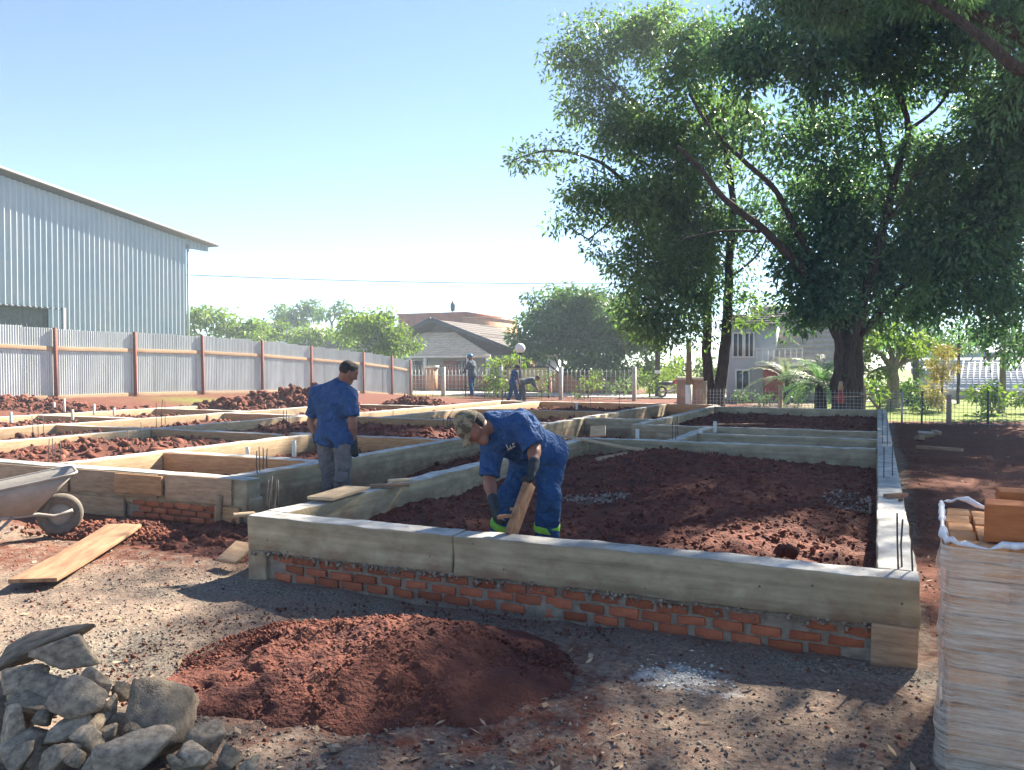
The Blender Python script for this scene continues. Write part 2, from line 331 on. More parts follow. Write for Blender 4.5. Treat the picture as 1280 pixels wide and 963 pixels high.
# ------------------------------------------------------------------ ground
def base_z(X, Y):
    z = np.interp(Y, [11, 15, 25.7, 28.8, 32.8, 35.4, 42], [.63, .62, .52, .45, .3, .1, 0]) * sstep(-15.5, -22.5, X)
    z = z + .10 * sstep(1.2, 6, X) * sstep(4, 14, Y)                       # bank to the right of the foundation
    return z
def rd(X, Y): return X * CT + Y * ST, -X * ST + Y * CT                     # right / ahead of the camera
def ground_zn(X, Y):
    P = np.stack([X, Y, np.zeros_like(X)], -1); d = np.hypot(X, Y)
    return base_z(X, Y) + (.030 * fbm(P * .9, 3, 3) + .014 * fbm(P * 5, 9, 4)) * (1 - sstep(25, 45, d)) - .01
def blob(X, Y, r, d, rr, dd):
    a, b = rd(X, Y); return np.exp(-(((a - r) / rr) ** 2 + ((b - d) / dd) ** 2))
def build_ground():
    front = np.linspace(-62, 62, 520); back = np.linspace(62, 298, 50)[1:-1]
    ang = np.radians(np.concatenate([front, back])); rad = np.concatenate([[.3, .6], np.geomspace(1.0, 60, 470), np.geomspace(64, 900, 30)])
    A, Rr = np.meshgrid(ang, rad, indexing='ij'); r_ = Rr * np.sin(A); d_ = Rr * np.cos(A)
    X = r_ * CT - d_ * ST; Y = r_ * ST + d_ * CT; Z = ground_zn(X, Y)
    na, nr = X.shape; idx = np.arange(na * nr).reshape(na, nr); nxt = np.roll(idx, -1, axis=0)
    F = np.stack([idx[:, :-1], nxt[:, :-1], nxt[:, 1:], idx[:, 1:]], -1).reshape(-1, 4)[:, ::-1]
    P = np.stack([X, Y, np.zeros_like(X)], -1); big = fbm(P * .55, 21, 3) * .5 + .5
    red = .05 + .45 * (big - .5)
    red = red + .75 * blob(X, Y, -4.2, 6.6, 2.4, 1.1) + 1.05 * blob(X, Y, -.70, 4.1, 1.22, .92) + .25 * blob(X, Y, .2, 3.2, .5, .5) + .6 * blob(X, Y, 2.6, 6.5, 1.3, 3.5)
    red = red * .8 + .9 * (1 - sstep(-5.2, -4.6, X)) * sstep(4.9, 5.6, Y) + .95 * sstep(.2, .6, X) * sstep(4.3, 5.5, Y)
    gra = .06 + .40 * (fbm(P * 1.1, 41, 4) * .5) + .62 * blob(X, Y, -2.2, 4.5, .9, .7) + .35 * blob(X, Y, -2.2, 5.6, .7, .35) + .55 * np.exp(-((Y - 4.42) / .16) ** 2) * sstep(-4.6, -4, X) * (1 - sstep(.2, .5, X))
    gra = gra + .8 * blob(X, Y, -3.6, 7.6, .9, .35) + .35 * blob(X, Y, .9, 3.6, .9, .5)
    cem = .82 * blob(X, Y, .84, 3.98, .22, .18) + .35 * blob(X, Y, -3.4, 7.8, .8, .3) + .45 * blob(X, Y, 1.05, 3.72, .16, .12)
    a, b = rd(X, Y)
    grs = sstep(.0, .6, fbm(P * .5, 77, 3) + .1) * sstep(38, 46, b) * .9
    grs = np.maximum(grs, sstep(26.0, 27.2, Y) * sstep(-4, 0, X)); grs = np.maximum(grs, .7 * blob(X, Y, -10.2, 26.8, 1.6, 1.2)); grs = np.maximum(grs, .8 * sstep(-22.8, -23.6, X))
    mk = np.stack([np.clip(red, 0, 1), np.clip(cem, 0, 1), np.clip(gra, 0, 1), np.clip(grs, 0, 1)], -1)
    me = mesh_np('ground', np.stack([X, Y, Z], -1).reshape(-1, 3), F.astype(np.int32), MAT['ground'], True, {'mask': mk.reshape(-1, 4)})
    tag(obj('ground', me), kind='structure')
build_ground()

# lumps of earth and stone, scattered over a surface, many in one mesh
def ico():
    bm = bmesh.new(); bmesh.ops.create_icosphere(bm, subdivisions=1, radius=1); bm.verts.ensure_lookup_table()
    v = np.array([q.co[:] for q in bm.verts]); f = np.array([[q.index for q in fc.verts] for fc in bm.faces]); bm.free(); return v, f
ICO = ico()
OCT = (np.array([(1,0,0),(-1,0,0),(0,1,0),(0,-1,0),(0,0,1),(0,0,-1)], float), np.array([(0,2,4),(2,1,4),(1,3,4),(3,0,4),(2,0,5),(1,2,5),(3,1,5),(0,3,5)]))
def oct2():
    v, f = ICO; v = v * (1 + .25 * np.sin(np.arange(12) * 2.7))[:, None]; return v, f
OCT2 = oct2()
def randrot(n):
    q = rng.normal(size=(n, 4)); q /= np.linalg.norm(q, axis=1, keepdims=True); a, b, c, d = q.T
    return np.stack([np.stack([1-2*(c*c+d*d), 2*(b*c-a*d), 2*(b*d+a*c)], -1), np.stack([2*(b*c+a*d), 1-2*(b*b+d*d), 2*(c*d-a*b)], -1), np.stack([2*(b*d-a*c), 2*(c*d+a*b), 1-2*(b*b+c*c)], -1)], 1)
def scatter(name, P, size, m, tpl=ICO, flat=.7, parent=None, label=None, tint=(.7, 1.35), sink=.35):
    n = len(P); tv, tf = tpl; k = len(tv)
    dv = tv[None] * (1 + rng.uniform(-.42, .38, (n, k, 1))); dv = dv * np.stack([rng.uniform(.8, 1.3, n), rng.uniform(.7, 1.1, n), rng.uniform(flat * .8, flat * 1.15, n)], -1)[:, None]
    a = rng.uniform(0, 6.28, n); Rm = randrot(n) if flat > .6 else np.stack([np.stack([np.cos(a), -np.sin(a), 0*a], -1), np.stack([np.sin(a), np.cos(a), 0*a], -1), np.stack([0*a, 0*a, 0*a+1], -1)], 1)
    dv = np.einsum('nij,nkj->nki', Rm, dv) * size[:, None, None] + P[:, None] + np.array([0, 0, 1])[None, None] * (size * (.5 - sink))[:, None, None]
    F = (tf[None] + (np.arange(n) * k)[:, None, None]).reshape(-1, tf.shape[1])
    t = np.repeat(rng.uniform(tint[0], tint[1], n), k)
    o = obj(name, mesh_np(name, dv.reshape(-1, 3), F.astype(np.int32), m, False, {'tint': t}), parent); tag(o, label, kind='stuff'); return o
def lsize(n, lo, hi, p=2.6): return lo + (hi - lo) * rng.random(n) ** p

# ------------------------------------------------------------------ soil filled into the rooms of the foundations
TOP = .465
def fill_fn(x0, x1, y0, y1, lev, amp, seed, bumps=()):
    def fn(X, Y):
        P = np.stack([X, Y, np.zeros_like(X)], -1)
        z = lev + amp * (.7 * fbm(P * .8, seed, 3) + .35 * fbm(P * 3.1, seed + 5, 4)) + .018 * fbm(P * 14, seed + 9, 3)
        for bx, by, br, bh in bumps: z = z + bh * np.exp(-((X - bx) ** 2 + (Y - by) ** 2) / br ** 2)
        return z
    return fn
SOIL = []
def soil_room(x0, x1, y0, y1, lev, amp, seed, res, ncl, cs, bumps=(), m='soil'):
    fn = fill_fn(x0, x1, y0, y1, lev, amp, seed, bumps)
    nx, ny = max(2, int((x1 - x0) / res)), max(2, int((y1 - y0) / res))
    X, Y = np.meshgrid(np.linspace(x0 - .03, x1 + .03, nx + 1), np.linspace(y0 - .03, y1 + .03, ny + 1), indexing='ij'); Z = fn(X, Y)
    idx = np.arange(X.size).reshape(X.shape); F = np.stack([idx[:-1,:-1], idx[1:,:-1], idx[1:,1:], idx[:-1,1:]], -1).reshape(-1, 4).astype(np.int32)
    o = obj('soil_fill', mesh_np('soil_fill', np.stack([X, Y, Z], -1), F, MAT[m], True)); tag(o, kind='structure')
    if ncl:
        s = lsize(ncl, *cs); mg = .02 + s; cx = x0 + mg + rng.random(ncl) * (x1 - x0 - 2 * mg); cy = y0 + mg + rng.random(ncl) * (y1 - y0 - 2 * mg)
        P = np.stack([cx, cy, fn(cx, cy)], -1); SOIL.append((P, s))
    return fn
roomA = soil_room(-4.03, 0, 4.78, 11.76, .20, .06, 50, .03, 11000, (.004, .030), [(-2.3, 5.6, .75, -.14), (-1.3, 8.6, 1.5, .30), (-2.6, 10.6, 1.1, .20), (-3.4, 9.6, .9, .06)])
trench = soil_room(-5.78, -4.23, 4.9, 16.5, .02, .07, 60, .06, 3000, (.010, .06), [(-5.5, 12, 3.5, .05), (-5.0, 11, 2.0, .12)])
for k, (x0, x1, y0, y1, lev) in enumerate([(-2.7, 0, 11.96, 13.35, .15), (-2.7, 0, 13.5, 14.95, .15), (-4.03, -2.9, 11.96, 14.95, .14), (-4.1, 0, 15.1, 22.7, .26), (-5.78, -4.3, 16.7, 24, .10)]):
    soil_room(x0, x1, y0, y1, lev, .06, 70 + k * 7, .08, 500 if k != 3 else 1600, (.012, .06))
for k, (x0, x1, y0, y1, lev) in enumerate([(-8.35, -5.98, 6.2, 7.55, .08), (-8.35, -5.98, 7.75, 10.6, .13), (-11.75, -8.55, 6.2, 10.35, .20), (-14.3, -11.95, 6.2, 14.7, .16), (-11.75, -5.98, 10.8, 14.7, .20),
                                   (-9.9, -5.98, 14.9, 19.0, .16), (-9.9, -5.98, 19.2, 24.0, .16), (-11.3, -10.1, 14.9, 24.0, .12), (-17.6, -14.5, 8.0, 12.3, .2), (-17.6, -14.5, 12.5, 15.6, .15), (-17.6, -14.5, 15.8, 19.8, .2), (-14.3, -11.95, 14.9, 19.8, .2)]):
    soil_room(x0, x1, y0, y1, lev + (.10 if k > 1 else .03), .07, 150 + k * 7, .09, int((x1 - x0) * (y1 - y0) * 60), (.015, .085), [((x0 + x1) / 2 + .4, (y0 + y1) / 2, .9, .12)])
Pn = np.concatenate([q[0] for q in SOIL]); sn = np.concatenate([q[1] for q in SOIL])
scatter('soil_clods', Pn, sn, MAT['clod'], OCT2, label='loose clods of dark red earth inside the foundation rooms')

def patch(name, label, cx, cy, rx, ry, n):
    a = rng.uniform(0, 6.283, n); q = np.sqrt(rng.random(n)); x = cx + q * np.cos(a) * rx; y = cy + q * np.sin(a) * ry; x = np.clip(x, -3.98, -.05)
    scatter(name, np.stack([x, y, roomA(x, y) + .004], -1), lsize(n, .005, .022), MAT['gravel'], OCT, .7, None, label, (.8, 2.0))
g1 = G(735, 633, .2); patch('cement_gravel', 'patch of grey cement gravel spilled right of the bending worker', g1.x, g1.y, .42, .22, 900)
g1 = G(1072, 648, .2); patch('cement_gravel', 'patch of grey cement gravel against the right beam', g1.x, g1.y, .30, .22, 500)
# ------------------------------------------------------------------ mounds of red earth
def mound(label, r, d, rr, dd, h, seed, ncl, cs, rot=0.0, n=110, rug=.12, group=None, lobes=()):
    c = W(r, d); fr = 1.0
    def fn(u, v):                                   # u, v in the unit disc
        q = np.hypot(u, v); P = np.stack([u * rr, v * dd, np.full_like(u, seed)], -1)
        prof = np.clip(1 - q, 0, 1) ** 1.1 * (1 - .12 * np.exp(-(q / .2) ** 2)) * 1.1
        for lu, lv, lr, lh in lobes: prof = prof + lh * np.exp(-((u - lu) ** 2 + (v - lv) ** 2) / lr ** 2) * sstep(1.0, .7, q)
        return h * prof * (1 + .35 * fbm(P * 1.3, seed, 3)) + rug * h * fbm(P * 5 / max(.6, min(rr, dd)), seed + 3, 4) * sstep(1.05, .75, q) - .05 * sstep(.9, 1.05, q) * (q < 1.12)
    t = np.linspace(0, 2 * np.pi, int(n * 1.8), endpoint=False); q = np.linspace(0, 1.08, n); T, Q = np.meshgrid(t, q, indexing='ij')
    edge = 1 + .14 * fbm(np.stack([np.cos(T) * 1.6, np.sin(T) * 1.6, np.full_like(T, seed)], -1), seed, 3)
    U, Vv = Q * np.cos(T), Q * np.sin(T)
    def place(U, Vv, E_):
        a, b = U * rr * E_, Vv * dd * E_; rx, dx = a * math.cos(rot) - b * math.sin(rot), a * math.sin(rot) + b * math.cos(rot)
        X = rx * CT - dx * ST; Y = rx * ST + dx * CT
        return X, Y, base_z(X + c.x, Y + c.y) + fn(U, Vv)
    X, Y, Z = place(U, Vv, edge); idx = np.arange(X.size).reshape(X.shape); nx = np.roll(idx, -1, axis=0)
    F = np.stack([idx[:, :-1], idx[:, 1:], nx[:, 1:], nx[:, :-1]], -1).reshape(-1, 4).astype(np.int32)[:, ::-1]
    root = thing('soil_mound', label, 'mound', c, 0, group)
    obj('earth', mesh_np('earth', np.stack([X, Y, Z], -1), F, MAT['soil'], True), root)
    a = rng.uniform(0, 6.283, ncl); qq = np.where(rng.random(ncl) < .16, 1 + rng.random(ncl) ** 1.8 * .45, np.sqrt(rng.random(ncl)) * 1.04); u, v = qq * np.cos(a), qq * np.sin(a)
    X, Y, Z = place(u, v, np.ones(ncl)); scatter('clods', np.stack([X, Y, Z], -1), lsize(ncl, *cs), MAT['clod'], parent=root)
mound('low mound of red earth in the foreground before the brick plinth', -.70, 4.16, 1.10, .80, .255, 5, 14000, (.002, .014, 4.0), rot=-.12, n=150, rug=.12, lobes=[(-.32, .05, .26, .16), (.15, .12, .2, .14), (.5, -.05, .22, .10)])
mound('long heap of red earth dumped in front of the metal fence', -6.6, 23.5, 3.4, 1.5, .95, 15, 2600, (.03, .13), rot=.15)
mound('small dark heap of earth just right of the fence end', -3.5, 29.5, 1.7, 1.0, .62, 25, 700, (.03, .10))
mound('low bank of red earth along the near foot of the fence', -13.4, 21.0, 4.2, .8, .34, 35, 1600, (.03, .11), rot=.25)
mound('spill of grey and red rubble beside the boarded left beam', -3.55, 7.55, 1.0, .35, .10, 45, 1800, (.008, .035), rot=-.3)

# ------------------------------------------------------------------ gravel, chips and dead leaves on the bare ground
def clear_of(X, Y):
    ins = (X > -4.3) & (X < .3) & (Y > 4.52) & (Y < 23); ins |= (X < -5.4) & (Y > 5.9); ins |= (X > -6) & (X < -4.2) & (Y > 4.85); return ~ins
def ground_scatter(name, n, dmin, dmax, amax, size, m, label, tpl, flat, tint, dens=None, sink=.35):
    d = dmin * (dmax / dmin) ** rng.random(n); a = np.radians(rng.uniform(-amax, amax, n)); r = d * np.tan(a)
    X = r * CT - d * ST; Y = r * ST + d * CT; ok = clear_of(X, Y)
    if dens is not None: ok &= rng.random(n) < dens(X, Y)
    X, Y = X[ok], Y[ok]; scatter(name, np.stack([X, Y, ground_zn(X, Y)], -1), lsize(len(X), *size), m, tpl, flat, None, label, tint, sink)
gd = lambda X, Y: np.clip(.10 + 1.0 * blob(X, Y, -2.4, 4.6, 1.1, .9) + .6 * blob(X, Y, -2.4, 5.8, 1.0, .5) + .9 * np.exp(-((Y - 4.42) / .12) ** 2) * (X < .2) + .35 * blob(X, Y, .9, 3.5, .9, .5) + .25 * (fbm(np.stack([X, Y, 0 * X], -1) * 1.2, 88, 3) > .2), 0, 1)
ground_scatter('gravel', 70000, 2.3, 9.5, 34, (.0025, .013), MAT['gravel'], 'grey crushed gravel strewn over the bare yard', OCT, .7, (.6, 1.6), gd)
ground_scatter('earth_crumbs', 12000, 2.3, 16, 36, (.003, .017), MAT['clod'], 'small red earth crumbs strewn over the yard', OCT, .7, (.7, 1.5), lambda X, Y: np.clip(.35 + .6 * (X > .3) + .7 * (X < -4.6), 0, 1))
nn_ = 800; qa = rng.uniform(0, 6.283, nn_); qq_ = np.abs(rng.normal(0, .5, nn_)); cw = W(.84, 3.98); px_ = cw.x + qq_ * np.cos(qa) * .26; py_ = cw.y + qq_ * np.sin(qa) * .22
scatter('cement_powder', np.stack([px_, py_, ground_zn(px_, py_)], -1), lsize(nn_, .003, .013), MAT['pvc'], OCT, .5, None, 'spilled pale cement powder and crumbs on the ground before the beam')
def litter():
    n = 2600; d = 2.5 * (18 / 2.5) ** rng.random(n); r = d * np.tan(np.radians(rng.uniform(-33, 34, n))); X = r * CT - d * ST; Y = r * ST + d * CT
    ok = clear_of(X, Y); ok &= rng.random(n) < np.clip(.25 + .5 * (X > .3) + .6 * blob(X, Y, -.2, 3.0, 1.2, .4), 0, 1); X, Y = X[ok], Y[ok]; n = len(X)
    a = rng.uniform(0, 6.283, n); L = rng.uniform(.025, .07, n); wd = L * rng.uniform(.18, .5, n); u = np.stack([np.cos(a), np.sin(a), rng.uniform(-.2, .35, n)], -1); s = np.stack([-np.sin(a), np.cos(a), rng.uniform(-.5, .5, n)], -1)
    p = np.stack([X, Y, ground_zn(X, Y) + .008], -1); L = L[:, None]; wd = wd[:, None]
    v = np.stack([p, p + u * L * .5 + s * wd * .5 + [0, 0, .004], p + u * L + [0, 0, .006], p + u * L * .5 - s * wd * .5 + [0, 0, .004]], 1)
    me = mesh_np('dead_leaves', v.reshape(-1, 3), np.arange(n * 4).reshape(n, 4).astype(np.int32), MAT['leafdry'], False, {'tint': np.repeat(rng.uniform(.7, 2.0, n), 4)})
    tag(obj('dead_leaves', me), 'dry fallen leaves and chips scattered on the earth', kind='stuff')
litter()

# ------------------------------------------------------------------ the two foundations
def beam(parent, x0, x1, y0, y1, z0=.02, z1=TOP, seed=0, label=None, noise=.008, seg=.09):
    sx, sy, sz = x1 - x0, y1 - y0, z1 - z0
    far = y0 > 12 or x0 < -9
    sg = seg * (2.5 if far else 1)
    v, f = rbox((sx, sy, sz), .012, sg, noise, 3.0, seed)
    v = v + fbm((v + [x0, y0, 0]) * 14, seed + 7, 2)[:, None] * .0035
    o = obj('ground_beam', mesh_np('ground_beam', v, f, MAT['concrete'], True), parent, ((x0 + x1) / 2, (y0 + y1) / 2, (z0 + z1) / 2 - rnd.random() * .004))
    if label: o['label'] = label
    return o
def board(parent, a, b, hg, th, m='pine', name='formwork_board', z0=None, label=None):
    a, b = Vector(a), Vector(b); L = (b - a).length; v, f = rbox((L, th, hg), .004, .4, .0015, 2.0, rnd.randrange(99))
    d = (b - a); o = obj(name, mesh_np(name, v, f, MAT[m], True), parent, (a + b) / 2, (0, -math.asin(d.z / L), math.atan2(d.y, d.x)))
    if label: o['label'] = label
    return o
def bar_rebar(parent, p, h, lean=(0, 0)):
    p = Vector(p); pts = [p + Vector((lean[0] * t * h, lean[1] * t * h, h * t)) for t in (0, .5, 1)]; pts[1] += Vector((rnd.uniform(-.008, .008), rnd.uniform(-.008, .008), 0))
    o = MB().tube([q - p for q in pts], .0055, 6).build('rebar', MAT['rebar'], parent, True); o.location = p; return o
def pipe(parent, p, h, r=.03):
    h *= .75; o = MB().lathe([(r, 0), (r, h), (r * .86, h), (r * .86, h - .06), (0, h - .06)], 14).build('pipe_stub', MAT['pvc'], parent, True); o.location = p; return o

FR = thing('foundation', 'near concrete foundation with a brick plinth around the bending worker', 'foundation', (0, 0, 0))
FL = thing('foundation', 'left concrete foundation of many rooms with timber formwork boards', 'foundation', (0, 0, 0))
beam(FR, -4.23, -2.512, 4.58, 4.78, .205, seed=1, seg=.06); beam(FR, -2.508, .21, 4.58, 4.78, .205, seed=2, seg=.06)
for k, (x0, x1, y0, y1) in enumerate([(-4.23, -4.03, 4.785, 11.75), (.005, .205, 4.785, 22.95), (-4.23, 0, 11.76, 11.96), (-2.7, 0, 13.35, 13.5), (-4.1, 0, 14.95, 15.1), (-2.9, -2.705, 11.965, 14.945), (-4.1, 0, 22.7, 22.9), (-4.3, -4.105, 15.0, 23.5), (-5.775, -4.305, 16.5, 16.7)]):
    beam(FR, x0, x1, y0, y1, seed=10 + k)
# plinth: mortar bed and single bricks proud of it
v, f = rbox((4.38, .17, .32), .01, .025, .0, 9.0, 3); sel = v[:, 1] < -.05
v[:, 1] -= np.where(sel, .024 * np.clip(fbm((v + [3, 0, 0]) * np.array([2.6, 1, 6]), 5, 5) * .9 - .42, -.5, .9), 0)
v[:, 0] -= np.where(v[:, 0] > 2.1, 0, 0)
obj('mortar_bed', mesh_np('mortar_bed', v, f, MAT['mortar'], True), FR, (-2.01, 4.69, .045))
bm_meshes = []
for q in range(5):
    v, f = rbox((.186, .09, .053), .009, .05, .0085, 16.0, 200 + q, segs=(5, 2, 2)); bm_meshes.append(mesh_np('brick', v, f, MAT['brick'], True))
for row in range(3):
    x = -4.02 + (row % 2) * .10
    while x < -.12:
        if rnd.random() > .05:
            obj('brick', rnd.choice(bm_meshes), FR, (x + .093, 4.647 + rnd.uniform(-.007, .006), .028 + row * .0645 + rnd.uniform(-.004, .004)), (rnd.uniform(-.03, .03), rnd.uniform(-.03, .03), rnd.uniform(-.03, .03)), (rnd.uniform(.8, 1.03), 1, rnd.uniform(.9, 1.05)))
        x += .204 + rnd.uniform(-.006, .006)
v, f = rbox((.17, .19, .34), .012, .04, .006, 5, 8); obj('corner_pier', mesh_np('corner_pier', v, f, MAT['concrete'], True), FR, (-4.145, 4.675, .03))
v, f = rbox((.22, .03, .24), .003, .06, .001, 5, 9); ob = obj('formwork_board', mesh_np('formwork_board', v, f, MAT['oldwood'], True), FR, (.09, 4.567, .10), (0, .02, 0)); ob['label'] = 'short grey board at the corner below the beam'
# squeezed-out mortar under the beam
n = 420; xs = rng.uniform(-4.2, .1, n); scatter('mortar_crumbs', np.stack([xs, 4.585 - rng.random(n) * .02, .205 - rng.random(n) ** 2 * .045], -1), lsize(n, .006, .022), MAT['mortar'], OCT, .7, FR, None, (1.0, 1.2))
# brick kerb along the right beam, seen from above
for (px, py, h) in [(1125.5, 717, .30), (1130, 714, .26), (1143.5, 719, .25), (1106, 600, .30), (1117, 598, .32), (1104, 556, .42), (1113, 540, .5), (1103, 528, .6), (1110, 560, .5)]:
    bar_rebar(FR, G(px, py, TOP - .02), h + .02, (rnd.uniform(-.03, .03), rnd.uniform(-.03, .03)))
for (px, py, h) in [(332, 640, .24), (334.5, 641, .2), (337, 637, .26), (342, 640, .25), (345, 632, .2)]:
    bar_rebar(FR, G(px, py, TOP - .02), h, (rnd.uniform(.0, .12), .05))
for (px, py, h) in [(841, 551, .28), (845, 551, .3), (847, 545, .3), (894, 532, .5), (891, 509, .35), (896, 509, .4)]: bar_rebar(FR, G(px, py, TOP - .02), h)
for (px, py, h) in [(797, 549, .21), (894, 541, .26), (876, 545, .16)]: pipe(FR, G(px, py, TOP - .05), h)

beam(FL, -17.8, -5.55, 6.0, 6.2, .14, seed=31)
for k, (x0, x1, y0, y1) in enumerate([(-5.98, -5.78, 6.205, 24.0), (-8.55, -8.35, 6.205, 10.6), (-8.345, -5.985, 7.55, 7.75), (-8.9, -5.985, 10.6, 10.8), (-11.745, -8.905, 10.35, 10.55), (-11.95, -11.75, 6.205, 14.695), (-14.5, -14.3, 6.205, 19.8),
      (-14.295, -5.985, 14.7, 14.9), (-11.5, -11.3, 14.905, 24.0), (-10.1, -9.9, 14.905, 24.0), (-9.895, -5.985, 19.0, 19.2), (-11.5, -4.3, 24.005, 24.2), (-17.8, -17.6, 6.205, 19.8), (-17.595, -14.505, 12.3, 12.5), (-17.595, -14.505, 15.6, 15.8), (-17.8, -11.505, 19.805, 20.0), (-14.295, -11.955, 10.35, 10.55)]):
    beam(FL, x0, x1, y0, y1, seed=40 + k)
for (x0, x1, y) in [(-8.34, -6.0, 7.533), (-8.5, -6.0, 10.583), (-11.2, -6.0, 14.683), (-9.88, -6.0, 18.983), (-9.88, -4.4, 23.985), (-14.2, -12.0, 14.683), (-11.7, -9.0, 10.333), (-17.5, -14.6, 12.283), (-17.5, -14.6, 15.583), (-17.5, -11.6, 19.788), (-14.2, -12.0, 10.333), (-11.2, -10.2, 23.985)]:
    board(FL, (x0, y, .335), (x1, y, .335), .25, .026, 'pine')
for (y0, y1, x) in [(7.9, 10.5, -5.995), (6.3, 14.5, -14.285), (6.3, 10.3, -11.735), (8.0, 19.5, -17.585), (15.0, 23.8, -9.885), (6.3, 7.5, -8.338), (7.8, 10.4, -8.338), (15.0, 23.9, -11.285), (10.7, 14.6, -11.735)]:
    board(FL, (x, y0, .33), (x, y1, .33), .25, .02, 'pine_pale')  # sunward faces get paler pine, their sunlit tone put into the colour
# boards and bricks on the front of the left foundation
for (a, b, zc, hg, m, yy) in [(-12.6, -9.6, .075, .20, 'oldwood', 5.99), (-9.55, -7.2, .075, .20, 'oldwood', 5.99), (-12.6, -9.6, .315, .27, 'oldwood', 5.985), (-9.56, -8.06, .315, .26, 'oldwood', 5.983), (-8.0, -6.72, .33, .24, 'oldwood', 5.985), (-7.30, -6.62, .345, .20, 'pine', 5.955), (-6.60, -5.72, .335, .26, 'oldwood', 5.983), (-5.93, -5.62, .10, .18, 'pine', 5.975)]:
    board(FL, (a, yy, zc), (b, yy, zc), hg, .026, m)
board(FL, (-5.86, 5.93, -.02), (-5.845, 5.95, .30), .05, .04, 'oldwood', 'stake')
v, f = rbox((6.5, .15, .3), .01, .1, .006, 5, 77); obj('mortar_bed', mesh_np('mortar_bed', v, f, MAT['mortar'], True), FL, (-8.9, 6.10, .01))
for row in range(3):
    x = -7.1 + (row % 2) * .10
    while x < -5.95:
        obj('brick', rnd.choice(bm_meshes), FL, (x + .093, 6.035 + rnd.uniform(-.005, .005), .02 + row * .0645), (0, rnd.uniform(-.03, .03), rnd.uniform(-.03, .03))); x += .204
v, f = rbox((.12, .2, .3), .02, .04, .01, 5, 78); obj('corner_pier', mesh_np('corner_pier', v, f, MAT['concrete'], True), FL, (-5.60, 6.13, .12))
for (px, py, h) in [(321, 594, .25), (324, 592, .28), (328, 590, .25), (333, 589, .24), (60, 579, .28), (65, 580, .30), (69, 580, .25), (74, 580, .26), (40, 547, .35), (47, 548, .4), (53, 547, .35), (195, 534, .45), (201, 533, .5), (206, 531, .45), (353, 544, .4), (358, 543, .4), (361, 542, .3),
                    (160, 566, .3), (175, 560, .35), (555, 549, .35), (559, 547, .3), (562, 546, .3), (715, 524, .4), (718, 523, .35), (775, 516, .5), (738, 518, .5), (510, 513, .5), (540, 508, .5), (617, 499, .5)]:
    bar_rebar(FL, G(px, py, TOP - .02), h, (rnd.uniform(-.04, .04), rnd.uniform(-.04, .04)))
for (px, py, h) in [(309, 569, .14), (367, 571, .27), (13, 529, .30), (67, 514, .3), (80, 515, .45), (90, 525, .3), (117, 519, .35), (142, 520, .25), (721, 512, .25)]: pipe(FL, G(px, py, TOP - .04), h, .028)

# ------------------------------------------------------------------ loose boards
def plank(label, a, b, wd, th, m='plank', name='plank', roll=0.0, bow=0.0):
    a, b = Vector(a), Vector(b); L = (b - a).length; v, f = rbox((L, wd, th), .003, .12, .0012, 3.0, rnd.randrange(99))
    v[:, 2] += bow * (v[:, 0] / (L / 2)) ** 2; d = b - a
    o = obj(name, mesh_np(name, v, f, MAT[m], True), None, (a + b) / 2, (roll, -math.asin(max(-1, min(1, d.z / L))), math.atan2(d.y, d.x)))
    return tag(o, label, 'plank')
p0 = (G(17, 728, .03) + G(58, 735, .03)) / 2; p1 = (G(139, 659, .05) + G(171, 664, .05)) / 2
plank('wide brown plank lying on the ground below the wheelbarrow', p0 + Vector((0, 0, .01)), p1 + Vector((0, 0, .02)), (G(17, 728, .03) - G(58, 735, .03)).length * .93, .028, bow=.012)
plank('broad plank lying across the beam at the standing worker\'s legs', G(399, 624, TOP + .03), G(446, 610, TOP + .035), .24, .025, 'pine_pale')
plank('short board on the beam right of the standing worker', G(462, 608, TOP + .02), G(511, 606.5, TOP + .02), .10, .022, 'plank')
plank('small offcut on top of the short board on the beam', G(487, 602, TOP + .045), G(512, 600, TOP + .045), .12, .022, 'pine_pale')
plank('pale board end poking out left of the near beam corner', G(291, 645, TOP - .02), G(318, 643, TOP - .02), .10, .02, 'pine_pale')
plank('long grey batten spanning the trench behind the bending worker', G(684, 542, TOP + .03), G(802, 563, .42), .09, .03, 'pine_pale')
plank('short grey board lying on the earth near the cross beam', G(748, 577, .36), G(791, 569, .40), .13, .03, 'oldwood', roll=.5)
plank('pale square board leaning against the far trench wall', G(738, 540, .40), G(757, 539, .42), .22, .03, 'pine_pale', roll=.9)
plank('grey weathered boards leaning on the lower left of the beam corner', G(282, 690, .12), G(306, 694, .12), .22, .03, 'oldwood', roll=.5)
plank('thin brown board edge on the earth in the far room', G(893, 531, .33), G(955, 530, .33), .12, .025, 'plank')
plank('split grey stick lying on the dark earth right of the foundation', G(1147, 559, .2), G(1204, 563, .2), .12, .05, 'oldwood')
plank('little wooden offcut straddling the right hand beam', G(1108, 621, TOP + .02), G(1134, 619, TOP + .02), .05, .03, 'plank')
o = plank('wooden stub standing beside the offcut on the right beam', G(1127, 634, TOP - .08), G(1127.5, 622, TOP + .04), .035, .03, 'plank')
for i, (px, py, s) in enumerate([(1158, 543, .3), (1171, 541, .22), (1150, 548, .2)]):
    v, f = rbox((s, s * .6, .09), .02, .06, .012, 6, 300 + i); tag(obj('rubble_lump', mesh_np('rubble_lump', v, f, MAT['concrete'], True), None, G(px, py, .2), (.2, .1 * i, i)), ['large broken concrete lump on the dark earth by the wire fence', 'upright broken concrete lump by the wire fence', 'small concrete shard nearest the beam by the wire fence'][i], 'rubble', 'concrete rubble by the wire fence')
